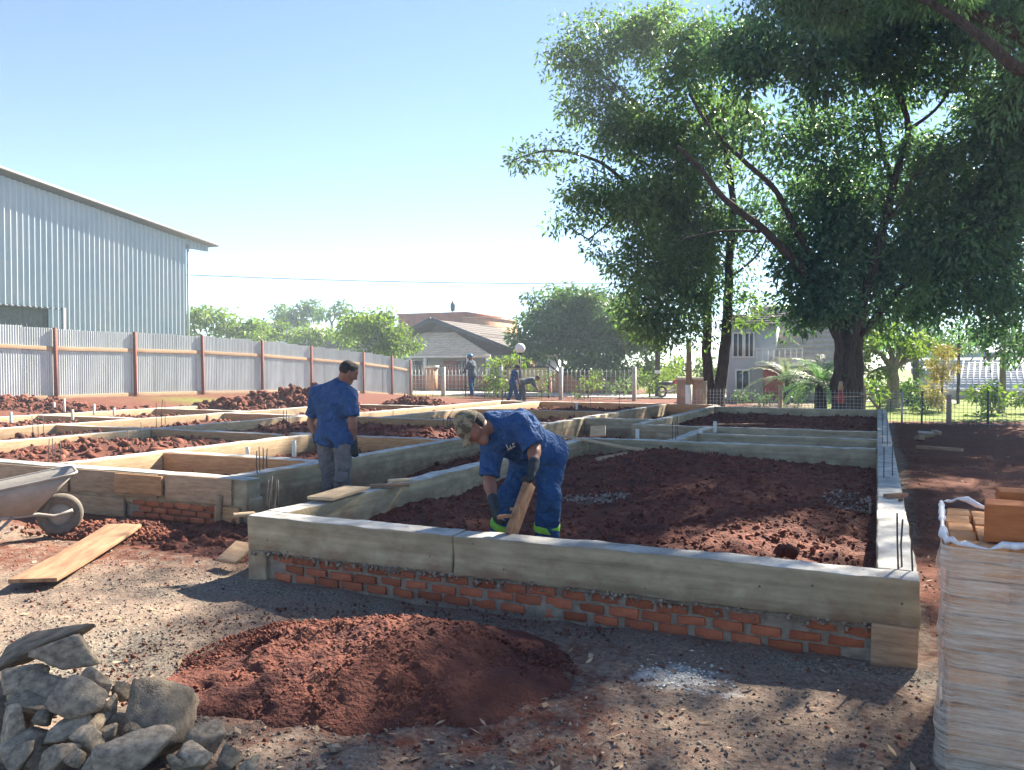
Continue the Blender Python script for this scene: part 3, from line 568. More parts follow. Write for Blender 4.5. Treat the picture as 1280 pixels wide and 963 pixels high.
for i, (px, py, s) in enumerate([(990, 691, .045), (978, 690, .04)]):
    v, f = rbox((s * 2, s * 1.4, s * 2), .02, .02, .012, 14, 310 + i); tag(obj('brick_shard', mesh_np('brick_shard', v, f, MAT['soil'], True), None, G(px, py, .30), (.5, .4, i)), ['pointed reddish shard behind the front beam near the corner', 'rounder shard left of the pointed one behind the front beam'][i], 'shard')
# ------------------------------------------------------------------ heap of field stones, bottom left
def stone_mesh(seed, sub=4):
    bm = bmesh.new(); bmesh.ops.create_icosphere(bm, subdivisions=sub, radius=1); v = np.array([q.co[:] for q in bm.verts]); bm.verts.index_update()
    f = np.array([[q.index for q in fc.verts] for fc in bm.faces], dtype=np.int32); bm.free(); g = np.random.default_rng(seed)
    n = g.normal(size=(9, 3)); n /= np.linalg.norm(n, axis=1, keepdims=True); h = g.uniform(.40, .70, 9)
    dt = v @ n.T; t = np.where(dt > .08, h / np.maximum(dt, .08), 9).min(axis=1); v = v * np.minimum(t, 1.12)[:, None]; v = v / np.abs(v).max(axis=0)
    v = v * (1 + .03 * fbm(v * 2.2 + seed, seed, 3) + .022 * fbm(v * 7 + seed, seed, 3))[:, None]
    return mesh_np('stone', v, f, MAT['stone'], False)
STONES = [ # px, py, width, height (photo px), distance, tilt, label
 (36,812,168,34,3.42,-.40,'long slab of grey stone on top of the heap, sloping down to the left'),
 (85,820,78,50,3.36,.1,'blocky grey stone under the raised end of the long slab'),
 (26,852,70,44,3.30,-.1,'flat topped stone at the left edge below the long slab'),
 (97,882,72,62,3.12,.35,'rounded egg shaped stone in the middle of the heap'),
 (122,857,54,42,3.26,.25,'stone with a dark hollow behind the egg shaped one'),
 (135,887,26,34,3.20,0,'small upright stone tucked right of the egg shaped one'),
 (195,906,104,86,3.18,.35,'biggest dark boulder at the right side of the heap'),
 (257,926,50,46,3.14,-.1,'squarish stone against the right flank of the biggest boulder'),
 (32,880,56,36,3.22,0,'shadowed stone wedged low between the left stones'),
 (14,912,48,52,3.06,.5,'pale rounded stone at the left frame edge'),
 (74,921,72,46,3.02,.1,'broad smooth stone below the egg shaped one'),
 (16,950,56,46,2.92,-.3,'stone in the bottom left corner of the picture'),
 (64,954,64,42,2.90,-.35,'domed stone on the bottom edge second from the left corner'),
 (108,931,42,40,2.98,.3,'rough angular stone between the broad and the wedge stones'),
 (116,957,66,42,2.88,-.3,'pointed grey stone on the bottom edge'),
 (166,945,90,54,2.94,.15,'large wedge stone with a pale flat face at the bottom'),
 (234,953,62,44,2.98,.15,'round speckled stone at the bottom right of the heap'),
 (282,953,40,28,3.02,0,'low flat stone at the right end of the heap'),
 (130,921,20,22,3.04,0,'tiny stone showing between the broad and wedge stones'),
 (164,913,42,16,3.10,.3,'thin flat chip lying before the biggest boulder'),
 (5,875,30,26,3.30,.2,'small stone at the left edge under the flat topped one'),
 (150,866,26,22,3.34,.3,'small grey stone behind the biggest boulder top'),
 (50,898,30,24,3.08,.2,'small wedged stone between the pale and broad stones'),
 (215,958,26,18,2.92,.1,'small stone on the bottom edge before the speckled one'),
 (90,952,24,22,2.86,.3,'small stone on the bottom edge between domed and pointed ones'),
 (312,960,34,20,2.96,0,'last low stone lying apart right of the heap'),
 (60,872,80,66,3.30,0,'shaded stone hidden behind the middle of the heap'),
 (150,930,90,70,3.20,0,'shaded stone filling under the biggest boulder'),
 (18,890,90,80,3.34,0,'shaded stone filling the back left of the heap'),
 (92,925,92,60,3.14,0,'shaded stone filling low behind the wedge stone'),
 (38,940,86,58,3.04,0,'shaded stone filling low behind the bottom left stones'),
 (417,940,22,14,3.18,0,'loose pale stone on the ground below the red mound'),
 (405,935,12,7,3.24,0,'flat chip beside the loose pale stone'),
 (255,903,10,9,3.50,0,'small rusty pebble right of the biggest boulder'),
]
for i, (px, py, wp, hp, d, tl, lb) in enumerate(STONES):
    s = d / FPX; p = V(px, py, d); sx, sz = wp * s / 2 * 1.0, hp * s / 2 * 1.0; sy = max(.04, min(sx, sz * 1.5) * 1.05) if wp > 30 else sx
    o = obj('stone', stone_mesh(400 + i), None, p, (0, 0, 0), (sx, sy, sz)); o.rotation_euler = Euler((rnd.uniform(-.2, .2), tl, TH + rnd.uniform(-.25, .25)))
    tag(o, lb, 'stone', 'heap of field stones')

# ------------------------------------------------------------------ wheelbarrow
def rrect(cx, hx, hy, r, n=6):
    pts = []
    for qx, qy, a0 in ((1,1,0),(-1,1,90),(-1,-1,180),(1,-1,270)):
        for k in range(n + 1): a = R(a0 + 90 * k / n); pts.append((cx + qx * (hx - r) + r * math.cos(a), qy * (hy - r) + r * math.sin(a)))
    return pts
WB = thing('wheelbarrow', 'grey mud-caked wheelbarrow with one wheel at the left edge', 'wheelbarrow', W((73 - CX) / FPX * 7.45, 7.45, .0), TH + R(33))
def tray():
    rings = []
    top = rrect(-.44, .56, .335, .12); bot = rrect(-.47, .27, .20, .09)
    zt = lambda x: .50 + .10 * (x + .44) / .56; zb = lambda x: .235 + .03 * (x + .47)
    def ring(t, inset):
        out = []
        for (a, b), (c, d_) in zip(top, bot):
            x, y = c + (a - c) * t, d_ + (b - d_) * t; cx = -.46; L = math.hypot(x - cx, y); x -= (x - cx) / L * inset; y -= y / L * inset
            out.append((x, y, zb(c) + (zt(a) - zb(c)) * t))
        return out
    seq = [ring(0, 0), ring(.5, -.004), ring(1, 0), ring(1, .010), ring(.5, .008), ring(.03, .012)]
    n = len(top); v = [q for rg in seq for q in rg]; f = []
    for i in range(len(seq) - 1):
        for k in range(n): k2 = (k + 1) % n; f.append((i*n+k, i*n+k2, (i+1)*n+k2, (i+1)*n+k))
    f.append(tuple(range(n))[::-1]); f.append(tuple((len(seq)-1)*n + k for k in range(n)))
    mb = MB(); mb.add(v, f); o = mb.build('tray', MAT['barrow'], WB, True)
    rim = [Vector(q) for q in ring(1, -.004)]; MB().tube(rim + [rim[0], rim[1]], .011, 8, False).build('rim_tube', MAT['barrow'], o, True)
tray()
wh = MB().lathe([(.105, -.035), (.15, -.043), (.18, -.032), (.195, 0), (.18, .032), (.15, .043), (.105, .035), (.105, -.035)], 36, Matrix.Rotation(R(90), 4, 'X')).build('wheel', MAT['rubber'], WB, True); wh.location = (0, 0, .19); wh['label'] = 'muddy pneumatic wheel'
MB().lathe([(.0, -.02), (.035, -.03), (.05, -.012), (.108, -.020), (.108, .020), (.05, .012), (.035, .03), (0, .02)], 28, Matrix.Rotation(R(90), 4, 'X')).build('rim', MAT['barrow'], wh, True)
for sgn in (-1, 1):
    MB().tube([(.10, sgn * .075, .23), (0, sgn * .08, .195), (-.06, sgn * .085, .19), (-.18, sgn * .13, .225), (-.5, sgn * .20, .225), (-.95, sgn * .25, .30), (-1.35, sgn * .28, .42)], .016, 10).build('handle', MAT['barrow'], WB, True)
    lg = MB().tube([(-.38, sgn * .19, .225), (-.60, sgn * .23, .01), (-.66, sgn * .235, .0), (-.72, sgn * .235, .02), (-.92, sgn * .25, .29)], .013, 8); lg.build('leg', MAT['barrow'], WB, True)
MB().tube([(-.62, -.23, .06), (-.62, .23, .06)], .010, 8).build('leg_brace', MAT['barrow'], WB, True)
MB().tube([(0, -.085, .19), (0, .085, .19)], .012, 8).build('axle', MAT['steel'], WB, True)
# white pail lid / block behind it
v, f = rbox((.10, .07, .075), .008, .03, .001, 5, 3); tag(obj('white_block', mesh_np('white_block', v, f, MAT['white'], True), None, G(105, 604, .18), (0, 0, .3)), 'small white block on the earth behind the wheelbarrow tray', 'block')

# ------------------------------------------------------------------ wrapped brick stack, right
def film_material():
    m = bpy.data.materials.new('film'); m.use_nodes = True; t = m.node_tree; N = t.nodes; Lk = t.links; p = N['Principled BSDF']
    tc = N.new('ShaderNodeTexCoord'); mp = N.new('ShaderNodeMapping'); mp.inputs['Rotation'].default_value = (0, R(9), 0); mp.inputs['Scale'].default_value = (2.2, 2.2, 34)
    Lk.new(tc.outputs['Object'], mp.inputs[0])
    n1 = N.new('ShaderNodeTexNoise'); n1.inputs['Scale'].default_value = 2.0; n1.inputs['Detail'].default_value = 8; n1.inputs['Roughness'].default_value = .7; n1.inputs['Distortion'].default_value = .4; Lk.new(mp.outputs[0], n1.inputs['Vector'])
    n2 = N.new('ShaderNodeTexNoise'); n2.inputs['Scale'].default_value = 4; n2.inputs['Detail'].default_value = 3; Lk.new(tc.outputs['Object'], n2.inputs['Vector'])
    ad = N.new('ShaderNodeMath'); ad.operation = 'MULTIPLY_ADD'; ad.inputs[1].default_value = .45; Lk.new(n2.outputs[0], ad.inputs[0]); Lk.new(n1.outputs[0], ad.inputs[2])
    mr = N.new('ShaderNodeMapRange'); mr.inputs[1].default_value = .55; mr.inputs[2].default_value = .92; mr.inputs[3].default_value = .10; mr.inputs[4].default_value = .72; Lk.new(ad.outputs[0], mr.inputs[0])
    p.inputs['Base Color'].default_value = (.95, .83, .68, 1); p.inputs['Roughness'].default_value = .28; p.inputs['Specular IOR Level'].default_value = .6
    Lk.new(mr.outputs[0], p.inputs['Alpha'])
    bp = N.new('ShaderNodeBump'); bp.inputs['Strength'].default_value = .7; bp.inputs['Distance'].default_value = .012; Lk.new(n1.outputs[0], bp.inputs['Height']); Lk.new(bp.outputs[0], p.inputs['Normal'])
    MAT['film'] = m
    mat('filmfold', (.74, .74, .76), .35, var=.12, scale=14, bump=.8, bscale=40, stretch=(2, 2, .5), spec=.6)
film_material()
BS = thing('wrapped_brick_stack', 'stack of bricks wrapped in clear stretch film at the right edge', 'brick stack', (.245, 3.36, 0), R(-3.0))
SW, SDp, SH = 1.12, .86, .905
pl = MB()
for k in range(3): pl.box((k * (SW - .1) / 2, 0.02, .005), (k * (SW - .1) / 2 + .1, SDp - .02, .085))
pl.build('pallet_bearer', MAT['oldwood'], BS)
for k in range(7): MB().box((-.005, .005 + k * .122, .087), (SW + .005, .105 + k * .122, .107)).build('pallet_board', MAT['oldwood'], BS)
MB().box((.045, .045, .11), (SW - .045, SDp - .045, SH - .05)).build('inner_bricks', MAT['stackbrick'], BS)
v, f = rbox((.19, .088, .062), .006, .1, .002, 9, 61, segs=(1, 1, 1)); sbm = mesh_np('brick', v, f, MAT['stackbrick'], True)
rows = 12; rh = (SH - .11) / rows
for r_ in range(rows):
    z = .11 + rh * (r_ + .5); o_ = (r_ % 2) * .05
    for k in range(6): obj('brick', sbm, BS, (.1 + k * .186, .048 + rnd.uniform(-.004, .004), z), (0, 0, rnd.uniform(-.015, .015)))
    for k in range(4): obj('brick', sbm, BS, (.048 + rnd.uniform(-.004, .004), .19 + k * .192, z), (0, 0, R(90) + rnd.uniform(-.015, .015)))
    if r_ == rows - 1:
        for iy in range(8):
            for ix in range(5):
                if iy == 0 or (ix == 0): pass
                if .145 + iy * .092 < SDp - .04: obj('brick', sbm, BS, (.20 + ix * .195, .142 + iy * .092, z + rnd.uniform(-.006, .004)), (0, 0, rnd.uniform(-.03, .03)))
def film():
    per = []; r = .05; n = 10
    for qx, qy, cx, cy, a0 in ((0,0, r, r, 180), (1,0, SW - r, r, 270), (1,1, SW - r, SDp - r, 0), (0,1, r, SDp - r, 90)):
        for k in range(n + 1): a = R(a0 + 90 * k / n); per.append((cx + (r + .012) * math.cos(a), cy + (r + .012) * math.sin(a)))
    P = []; m_ = len(per)
    for i in range(m_):
        a, b = Vector((*per[i], 0)), Vector((*per[(i + 1) % m_], 0)); L = (b - a).length; k = max(1, int(L / .02))
        for j in range(k): P.append(tuple(a.lerp(b, j / k)))
    P = np.array(P); c = np.array([SW / 2, SDp / 2, 0]); N_ = len(P); zs = np.linspace(.06, SH - .012, 90); nz = len(zs)
    nx = np.roll(P, -1, 0) - np.roll(P, 1, 0); nrm = np.stack([nx[:, 1], -nx[:, 0], 0 * nx[:, 0]], -1); nrm /= np.linalg.norm(nrm, axis=1, keepdims=True)
    X = P[:, None, :] + np.array([0, 0, 1.0])[None, None] * zs[None, :, None]; X = X.astype(float)
    q = X * np.array([1.3, 1.3, 16]); q[..., 2] += X[..., 0] * 4; rid = 1 - np.abs(fbm(q, 12, 3)); w_ = .006 * rid + .010 * np.clip(fbm(X * np.array([2.5, 2.5, 5]), 13, 2), -.3, 1)
    left = (X[..., 0] < .03); w_ = w_ + np.where(left, .020 * np.clip(fbm(X * np.array([1, 3, 6]), 19, 3) + .3, 0, 1), 0)
    X = X + nrm[:, None, :] * w_[..., None]; idx = np.arange(N_ * nz).reshape(N_, nz); nxt = np.roll(idx, -1, 0)
    F = np.stack([idx[:, :-1], nxt[:, :-1], nxt[:, 1:], idx[:, 1:]], -1).reshape(-1, 4).astype(np.int32)
    obj('stretch_film', mesh_np('stretch_film', X, F, MAT['film'], True), BS)
    # gathered film edge round the top
    pts = []; rad = []
    for i in range(0, N_ + 2, 2):
        p = P[i % N_]; nn = nrm[i % N_]; j = float(vnoise(np.array([p[0] * 9, p[1] * 9, 3.0]), 4)); hz = SH + .002 + .018 * j + .006 * math.sin(i * 1.3) + (.035 * sstep(.3, .9, p[1]) if p[0] < .1 else 0)
        pts.append((p[0] + nn[0] * .004, p[1] + nn[1] * .004, hz)); rad.append(.009 + .007 * j + .004 * math.sin(i * 2.1))
    MB().tube(pts, rad, 9, False).build('film_edge', MAT['filmfold'], BS, True)
film()
for i, (x, y, z, a, lb) in enumerate([(.245, .12, SH + .075, -.04, 'orange clay block lying at the front on top of the wrapped stack'), (.30, .34, SH + .085, .03, 'orange clay block behind the front one on the wrapped stack')]):
    v, f = rbox((.29, .145, .14 if i == 0 else .16), .006, .05, .0015, 6, 90 + i); M4 = Matrix.Translation(Vector((.245, 3.36, 0))) @ Matrix.Rotation(R(-3), 4, 'Z')
    o = obj('clay_block', mesh_np('clay_block', v, f, MAT['block'], True), None, M4 @ Vector((x + .02, y, z)), (0, 0, R(-3) + a)); tag(o, lb, 'block', 'clay blocks on the stack')

# ------------------------------------------------------------------ corrugated metal fence along the left
FX = -23.0; FY = [9.0, 11.4, 13.75, 16.66, 19.55, 22.55, 25.74, 28.85, 32.84, 35.4, 37.2]
FT = [2.9, 2.86, 2.80, 2.73, 2.72, 2.72, 2.63, 2.48, 2.29, 2.13, 1.92]; FB = [.65, .64, .62, .57, .58, .55, .50, .43, .28, .10, 0.0]
FE = thing('sheet_metal_fence', 'tall corrugated zinc sheet fence on brown posts along the left', 'fence', (FX, 9.0, 0))
def corr(L, hgt, pitch=.076, amp=.010, per=8):
    n = int(round(L / pitch * per)); y = np.linspace(0, L, n + 1); x = amp * np.cos(2 * np.pi * y / pitch)
    v = np.concatenate([np.stack([x, y, 0 * y], -1), np.stack([x, y, 0 * y + 1], -1)]); i = np.arange(n); f = np.stack([i, i + 1, i + n + 2, i + n + 1], -1).astype(np.int32)
    return v, f
v, f = corr(.988, 1); sheet = mesh_np('metal_sheet', v, f, MAT['zinc'], True)
y = 9.0
while y < 37.0:
    zt, zb = np.interp(y + .5, FY, FT), np.interp(y + .5, FY, FB); lean = rnd.uniform(-.006, .006)
    obj('metal_sheet', sheet, FE, (rnd.uniform(-.006, .006), y - 9, zb - .02), (lean, 0, rnd.uniform(-.006, .006)), (1, 1, zt - zb + .04 + rnd.uniform(-.03, .03))); y += .95
for k, yy in enumerate(FY):
    h = FT[k] - FB[k] + .05; tl = rnd.uniform(-.03, .03)
    MB().bar((.075, yy - 9, FB[k] - .3), (.075, yy - 9 + tl, FB[k] + h), .085, .075).build('post', MAT['post'], FE)
    if k < len(FY) - 1:
        y2 = FY[k + 1]
        for fr, wd in ((.70, .12), (.0, .14)):
            za = FB[k] + (FT[k] - FB[k]) * fr + .06; zb = FB[k + 1] + (FT[k + 1] - FB[k + 1]) * fr + .06
            board(FE, (.032, yy - 9 + .04, za), (.032, y2 - 9 - .04, zb), wd, .035, 'rail', 'rail')

# ------------------------------------------------------------------ metal shed behind the fence
SX = -34.0; SHD = thing('metal_shed', 'large bluish ribbed metal warehouse with sloping roof behind the fence', 'warehouse', (SX, 20, 0))
zroof = lambda Y: 9.9 - (Y - 22.1) * (1.3 / 10.2)
def shed_sheet(y0, y1, zb, zt0, zt1, name='wall_sheet', m='shed', off=0.0, pitch=.27, amp=.07):
    ys = []; xs = []; t = y0
    k0 = math.floor(y0 / pitch)
    prof = [(0, 0), (.62, 0), (.70, 1), (.90, 1), (.98, 0)]
    for k in range(int(k0) - 1, int(y1 / pitch) + 2):
        for u, hh in prof:
            yy = (k + u) * pitch
            if y0 < yy < y1: ys.append(yy); xs.append(hh * amp)
    ys = [y0] + ys + [y1]; xs = [0] + xs + [0]; n = len(ys); ys = np.array(ys); xs = np.array(xs)
    zt = zt0 + (zt1 - zt0) * (ys - y0) / (y1 - y0)
    v = np.concatenate([np.stack([xs + off, ys - 20, 0 * ys + zb], -1), np.stack([xs + off, ys - 20, zt], -1)]); i = np.arange(n - 1); f = np.stack([i, i + 1, i + n + 1, i + n], -1).astype(np.int32)
    return obj(name, mesh_np(name, v, f, MAT[m]), SHD)
Y = 6.0
while Y < 32.2:
    y1 = min(Y + 1.08, 32.3); shed_sheet(Y, y1, 4.25 if y1 < 25.2 else 0, zroof(Y) - .15, zroof(y1) - .15); Y += 1.08
Y = 6.0
while Y < 25.0: y1 = min(Y + 1.08, 25.2); shed_sheet(Y, y1, 0, 4.3, 4.3, 'recessed_sheet', 'louvre', -.25, .24, .05); Y += 1.08
MB().box((-.3, 5.0, 0), (.045, 5.22, 4.3)).box((-.3, -14, 4.2), (.04, 4.99, 4.27)).build('opening_frame', MAT['darkmetal'], SHD)
MB().quad((0, 12.3, 0), (-30, 12.3, 0), (-30, 12.3, zroof(32.3) - .1), (0, 12.3, zroof(32.3) - .1)).build('end_wall', MAT['shed'], SHD)
rf = MB(); rf.add([(.5, -14, zroof(6) - .05), (.5, 14.2, zroof(34.2) - .05), (-30, 14.2, zroof(34.2) - .05), (-30, -14, zroof(6) - .05), (.5, -14, zroof(6) + .17), (.5, 14.2, zroof(34.2) + .05), (-30, 14.2, zroof(34.2) + .05), (-30, -14, zroof(6) + .17)], [(0,1,2,3)[::-1], (4,5,6,7), (0,1,5,4), (1,2,6,5), (2,3,7,6), (3,0,4,7)]); rf.build('roof', MAT['shedroof'], SHD)
shed_sheet(32.32, 33.9, 8.0, zroof(32.3) - .08, zroof(33.9) - .08, 'fascia_sheet')
MB().tube([(.06, 12.38, .0), (.06, 12.38, 8.2)], .06, 8).build('downpipe', MAT['galv'], SHD)
# ------------------------------------------------------------------ people: smooth bodies from blended tapered limbs
def sdf_eval(prims, lo, hi, h):
    ax = [np.arange(lo[i], hi[i] + h, h, dtype=np.float32) for i in range(3)]
    D = np.full([len(a) for a in ax], .35, dtype=np.float32)
    for pr in prims:
        a, b = np.array(pr['a'], np.float32), np.array(pr['b'], np.float32); ra, rb = pr['r']; k = pr.get('k', .03); pad = max(ra, rb) + max(.05, k * 1.5) + 2 * h
        mn, mx = np.minimum(a, b) - pad, np.maximum(a, b) + pad; sl = []
        for i in range(3):
            i0 = int(np.clip(math.floor((mn[i] - lo[i]) / h), 0, len(ax[i]))); i1 = int(np.clip(math.ceil((mx[i] - lo[i]) / h) + 1, 0, len(ax[i]))); sl.append(slice(i0, i1))
        if any(s.stop <= s.start for s in sl): continue
        X, Y, Z = ax[0][sl[0]][:, None, None], ax[1][sl[1]][None, :, None], ax[2][sl[2]][None, None, :]
        ba = b - a; L2 = max(float(ba @ ba), 1e-9)
        t = np.clip(((X - a[0]) * ba[0] + (Y - a[1]) * ba[1] + (Z - a[2]) * ba[2]) / L2, 0, 1)
        d = np.sqrt((X - a[0] - t * ba[0]) ** 2 + (Y - a[1] - t * ba[1]) ** 2 + (Z - a[2] - t * ba[2]) ** 2) - (ra + (rb - ra) * t)
        for (p, n) in pr.get('cut', ()): d = np.maximum(d, (X - p[0]) * n[0] + (Y - p[1]) * n[1] + (Z - p[2]) * n[2])
        sub = D[tuple(sl)]
        if pr.get('neg'): D[tuple(sl)] = np.maximum(sub, -d)
        else:
            hh = np.clip(.5 + .5 * (d - sub) / k, 0, 1); D[tuple(sl)] = d * (1 - hh) + sub * hh - k * hh * (1 - hh)
    return D, ax
CORN = [(0,0,0),(1,0,0),(0,1,0),(1,1,0),(0,0,1),(1,0,1),(0,1,1),(1,1,1)]
EDG = [(0,1),(2,3),(4,5),(6,7),(0,2),(1,3),(4,6),(5,7),(0,4),(1,5),(2,6),(3,7)]
def surface_nets(D, ax, h):
    S = D < 0; n = D.shape; cnt = np.zeros((n[0]-1, n[1]-1, n[2]-1), np.int8)
    for c in CORN: cnt += S[c[0]:n[0]-1+c[0], c[1]:n[1]-1+c[1], c[2]:n[2]-1+c[2]]
    act = (cnt > 0) & (cnt < 8); I, J, K = np.nonzero(act); vals = np.stack([D[I+c[0], J+c[1], K+c[2]] for c in CORN], -1)
    acc = np.zeros((len(I), 3)); num = np.zeros(len(I))
    for a, b in EDG:
        va, vb = vals[:, a], vals[:, b]; m = (va < 0) != (vb < 0); t = np.where(m, va / np.where(m, va - vb, 1), 0)[:, None]
        acc += np.where(m[:, None], np.array(CORN[a]) + t * (np.array(CORN[b]) - np.array(CORN[a])), 0); num += m
    P = np.stack([I, J, K], -1) + acc / num[:, None]; P = P * h + np.array([ax[0][0], ax[1][0], ax[2][0]])
    vid = np.full(act.shape, -1, np.int64); vid[I, J, K] = np.arange(len(I)); quads = []
    for axis in range(3):
        s0 = [slice(None)] * 3; s1 = [slice(None)] * 3; s0[axis] = slice(0, n[axis]-1); s1[axis] = slice(1, n[axis]); A, B = S[tuple(s0)], S[tuple(s1)]
        E = np.argwhere(A != B); o1, o2 = [(1,2),(2,0),(0,1)][axis]; ok = (E[:, o1] > 0) & (E[:, o2] > 0) & (E[:, o1] < n[o1]-1) & (E[:, o2] < n[o2]-1); E = E[ok]
        def cell(d1, d2): q = E.copy(); q[:, o1] -= d1; q[:, o2] -= d2; return vid[q[:,0], q[:,1], q[:,2]]
        q = np.stack([cell(1,1), cell(0,1), cell(0,0), cell(1,0)], -1); fl = A[E[:,0], E[:,1], E[:,2]]; q[~fl] = q[~fl][:, ::-1]; quads.append(q)
    Q = np.concatenate(quads); Q = Q[(Q >= 0).all(1)]
    return P, Q.astype(np.int32)
def blob_mesh(name, prims, h, m, org, fold=0.0, ff=9.0, seed=0, relax=1):
    pts = np.array([q for p in prims if not p.get('neg') for q in (p['a'], p['b'])]); mr = max(max(p['r']) for p in prims) + .04
    lo, hi = pts.min(0) - mr, pts.max(0) + mr; D, ax = sdf_eval(prims, lo, hi, h)
    if fold:
        Gx, Gy, Gz = np.meshgrid(*ax, indexing='ij'); near = np.abs(D) < .05; q = np.stack([Gx[near], Gy[near], Gz[near]], -1)
        rid = 1 - 2 * np.abs(vnoise(q * np.array([ff, ff, ff * .7]) + vnoise(q * 4, seed + 5)[:, None] * 1.2, seed)); D[near] -= fold * (.6 * rid + .5 * fbm(q * 5, seed + 9, 2))
    P, Q = surface_nets(D, ax, h)
    for _ in range(relax):
        e = np.concatenate([Q[:, [0,1]], Q[:, [1,2]], Q[:, [2,3]], Q[:, [3,0]]]); s = np.zeros_like(P); c = np.zeros(len(P)); np.add.at(s, e[:, 0], P[e[:, 1]]); np.add.at(c, e[:, 0], 1); ok = c > 0; P[ok] = P[ok] * .55 + (s[ok] / c[ok][:, None]) * .45
    return mesh_np(name, P - np.array(org), Q, m, True)
def cap(a, b, ra, rb=None, k=.03, cut=(), neg=False): return dict(a=tuple(a), b=tuple(b), r=(ra, ra if rb is None else rb), k=k, cut=[(tuple(p), tuple(n)) for p, n in cut], neg=neg)

def head_prims(c, U, F, hat=False, s=1.0, ears=True):
    U = U.normalized(); F = (F - U * F.dot(U)).normalized(); S = U.cross(F)
    q = lambda f, sd, u: c + (F * f + S * sd + U * u) * s
    L = [cap(q(-.025, 0, .030), q(.012, 0, .034), .086 * s, .080 * s, .02), cap(q(.018, 0, .0), q(.045, 0, -.078), .066 * s, .043 * s, .03), cap(q(.058, -.018, -.098), q(.058, .018, -.098), .022 * s, None, .02),
         cap(q(.070, -.030, .032), q(.070, .030, .032), .020 * s, None, .015), cap(q(.088, 0, .016), q(.106, 0, -.022), .009 * s, .014 * s, .008), cap(q(.092, -.011, -.027), q(.092, .011, -.027), .010 * s, None, .006),
         cap(q(.078, -.018, -.056), q(.078, .018, -.056), .0105 * s, None, .006), cap(q(.077, -.014, -.069), q(.077, .014, -.069), .010 * s, None, .006),
         cap(q(.045, -.045, -.02), q(.02, -.055, -.02), .026 * s, None, .02), cap(q(.045, .045, -.02), q(.02, .055, -.02), .026 * s, None, .02)]
    if ears:
        for sg in (-1, 1): L.append(cap(q(-.012, sg * .080, .018), q(-.004, sg * .076, -.028), .014 * s, .010 * s, .006))
    for sg in (-1, 1): L.append(cap(q(.098, sg * .031, .010), q(.094, sg * .036, .010), .013 * s, None, neg=True))
    return L, q, (U, F, S)

def hand_prims(wr, D_, Nn, curl=.5, s=1.0, grow=.0015, thumb_side=1):
    D_ = D_.normalized(); Nn = (Nn - D_ * Nn.dot(D_)).normalized(); T = D_.cross(Nn) * thumb_side; L = []
    q = lambda a, b, c: wr + (D_ * a + T * b + Nn * c) * s
    L += [cap(q(.0, .012, 0), q(.085, .028, 0), .021 * s, .017 * s, .02), cap(q(.0, -.012, 0), q(.08, -.028, 0), .021 * s, .015 * s, .02), cap(q(.0, 0, 0), q(.085, 0, 0), .020 * s, .017 * s, .02)]
    for b, ln, r_ in ((.031, .072, .0098), (.011, .080, .0102), (-.010, .074, .0098), (-.030, .058, .0088)):
        p = q(.086, b, .0); ang = 0.0; r2 = (r_ + grow) * s
        for j, fr in enumerate((.45, .32, .25)):
            ang += curl * (1.0, 1.25, .9)[j] + .05 * b / .03; nx = p + (D_ * math.cos(ang) + Nn * math.sin(ang)) * ln * fr * s; L.append(cap(p, nx, r2, r2 * .93, .004)); p = nx; r2 *= .93
    p = q(.022, .026, .004)
    for j, (ln, dv) in enumerate((( .038, (.55, .80, .25)), (.030, (.80, .45, .45)), (.024, (.85, .15, .6)))):
        nx = p + (D_ * dv[0] + T * dv[1] + Nn * dv[2]).normalized() * ln * s; L.append(cap(p, nx, (.0125 - .001 * j) * s, (.0115 - .001 * j) * s, .006)); p = nx
    return L

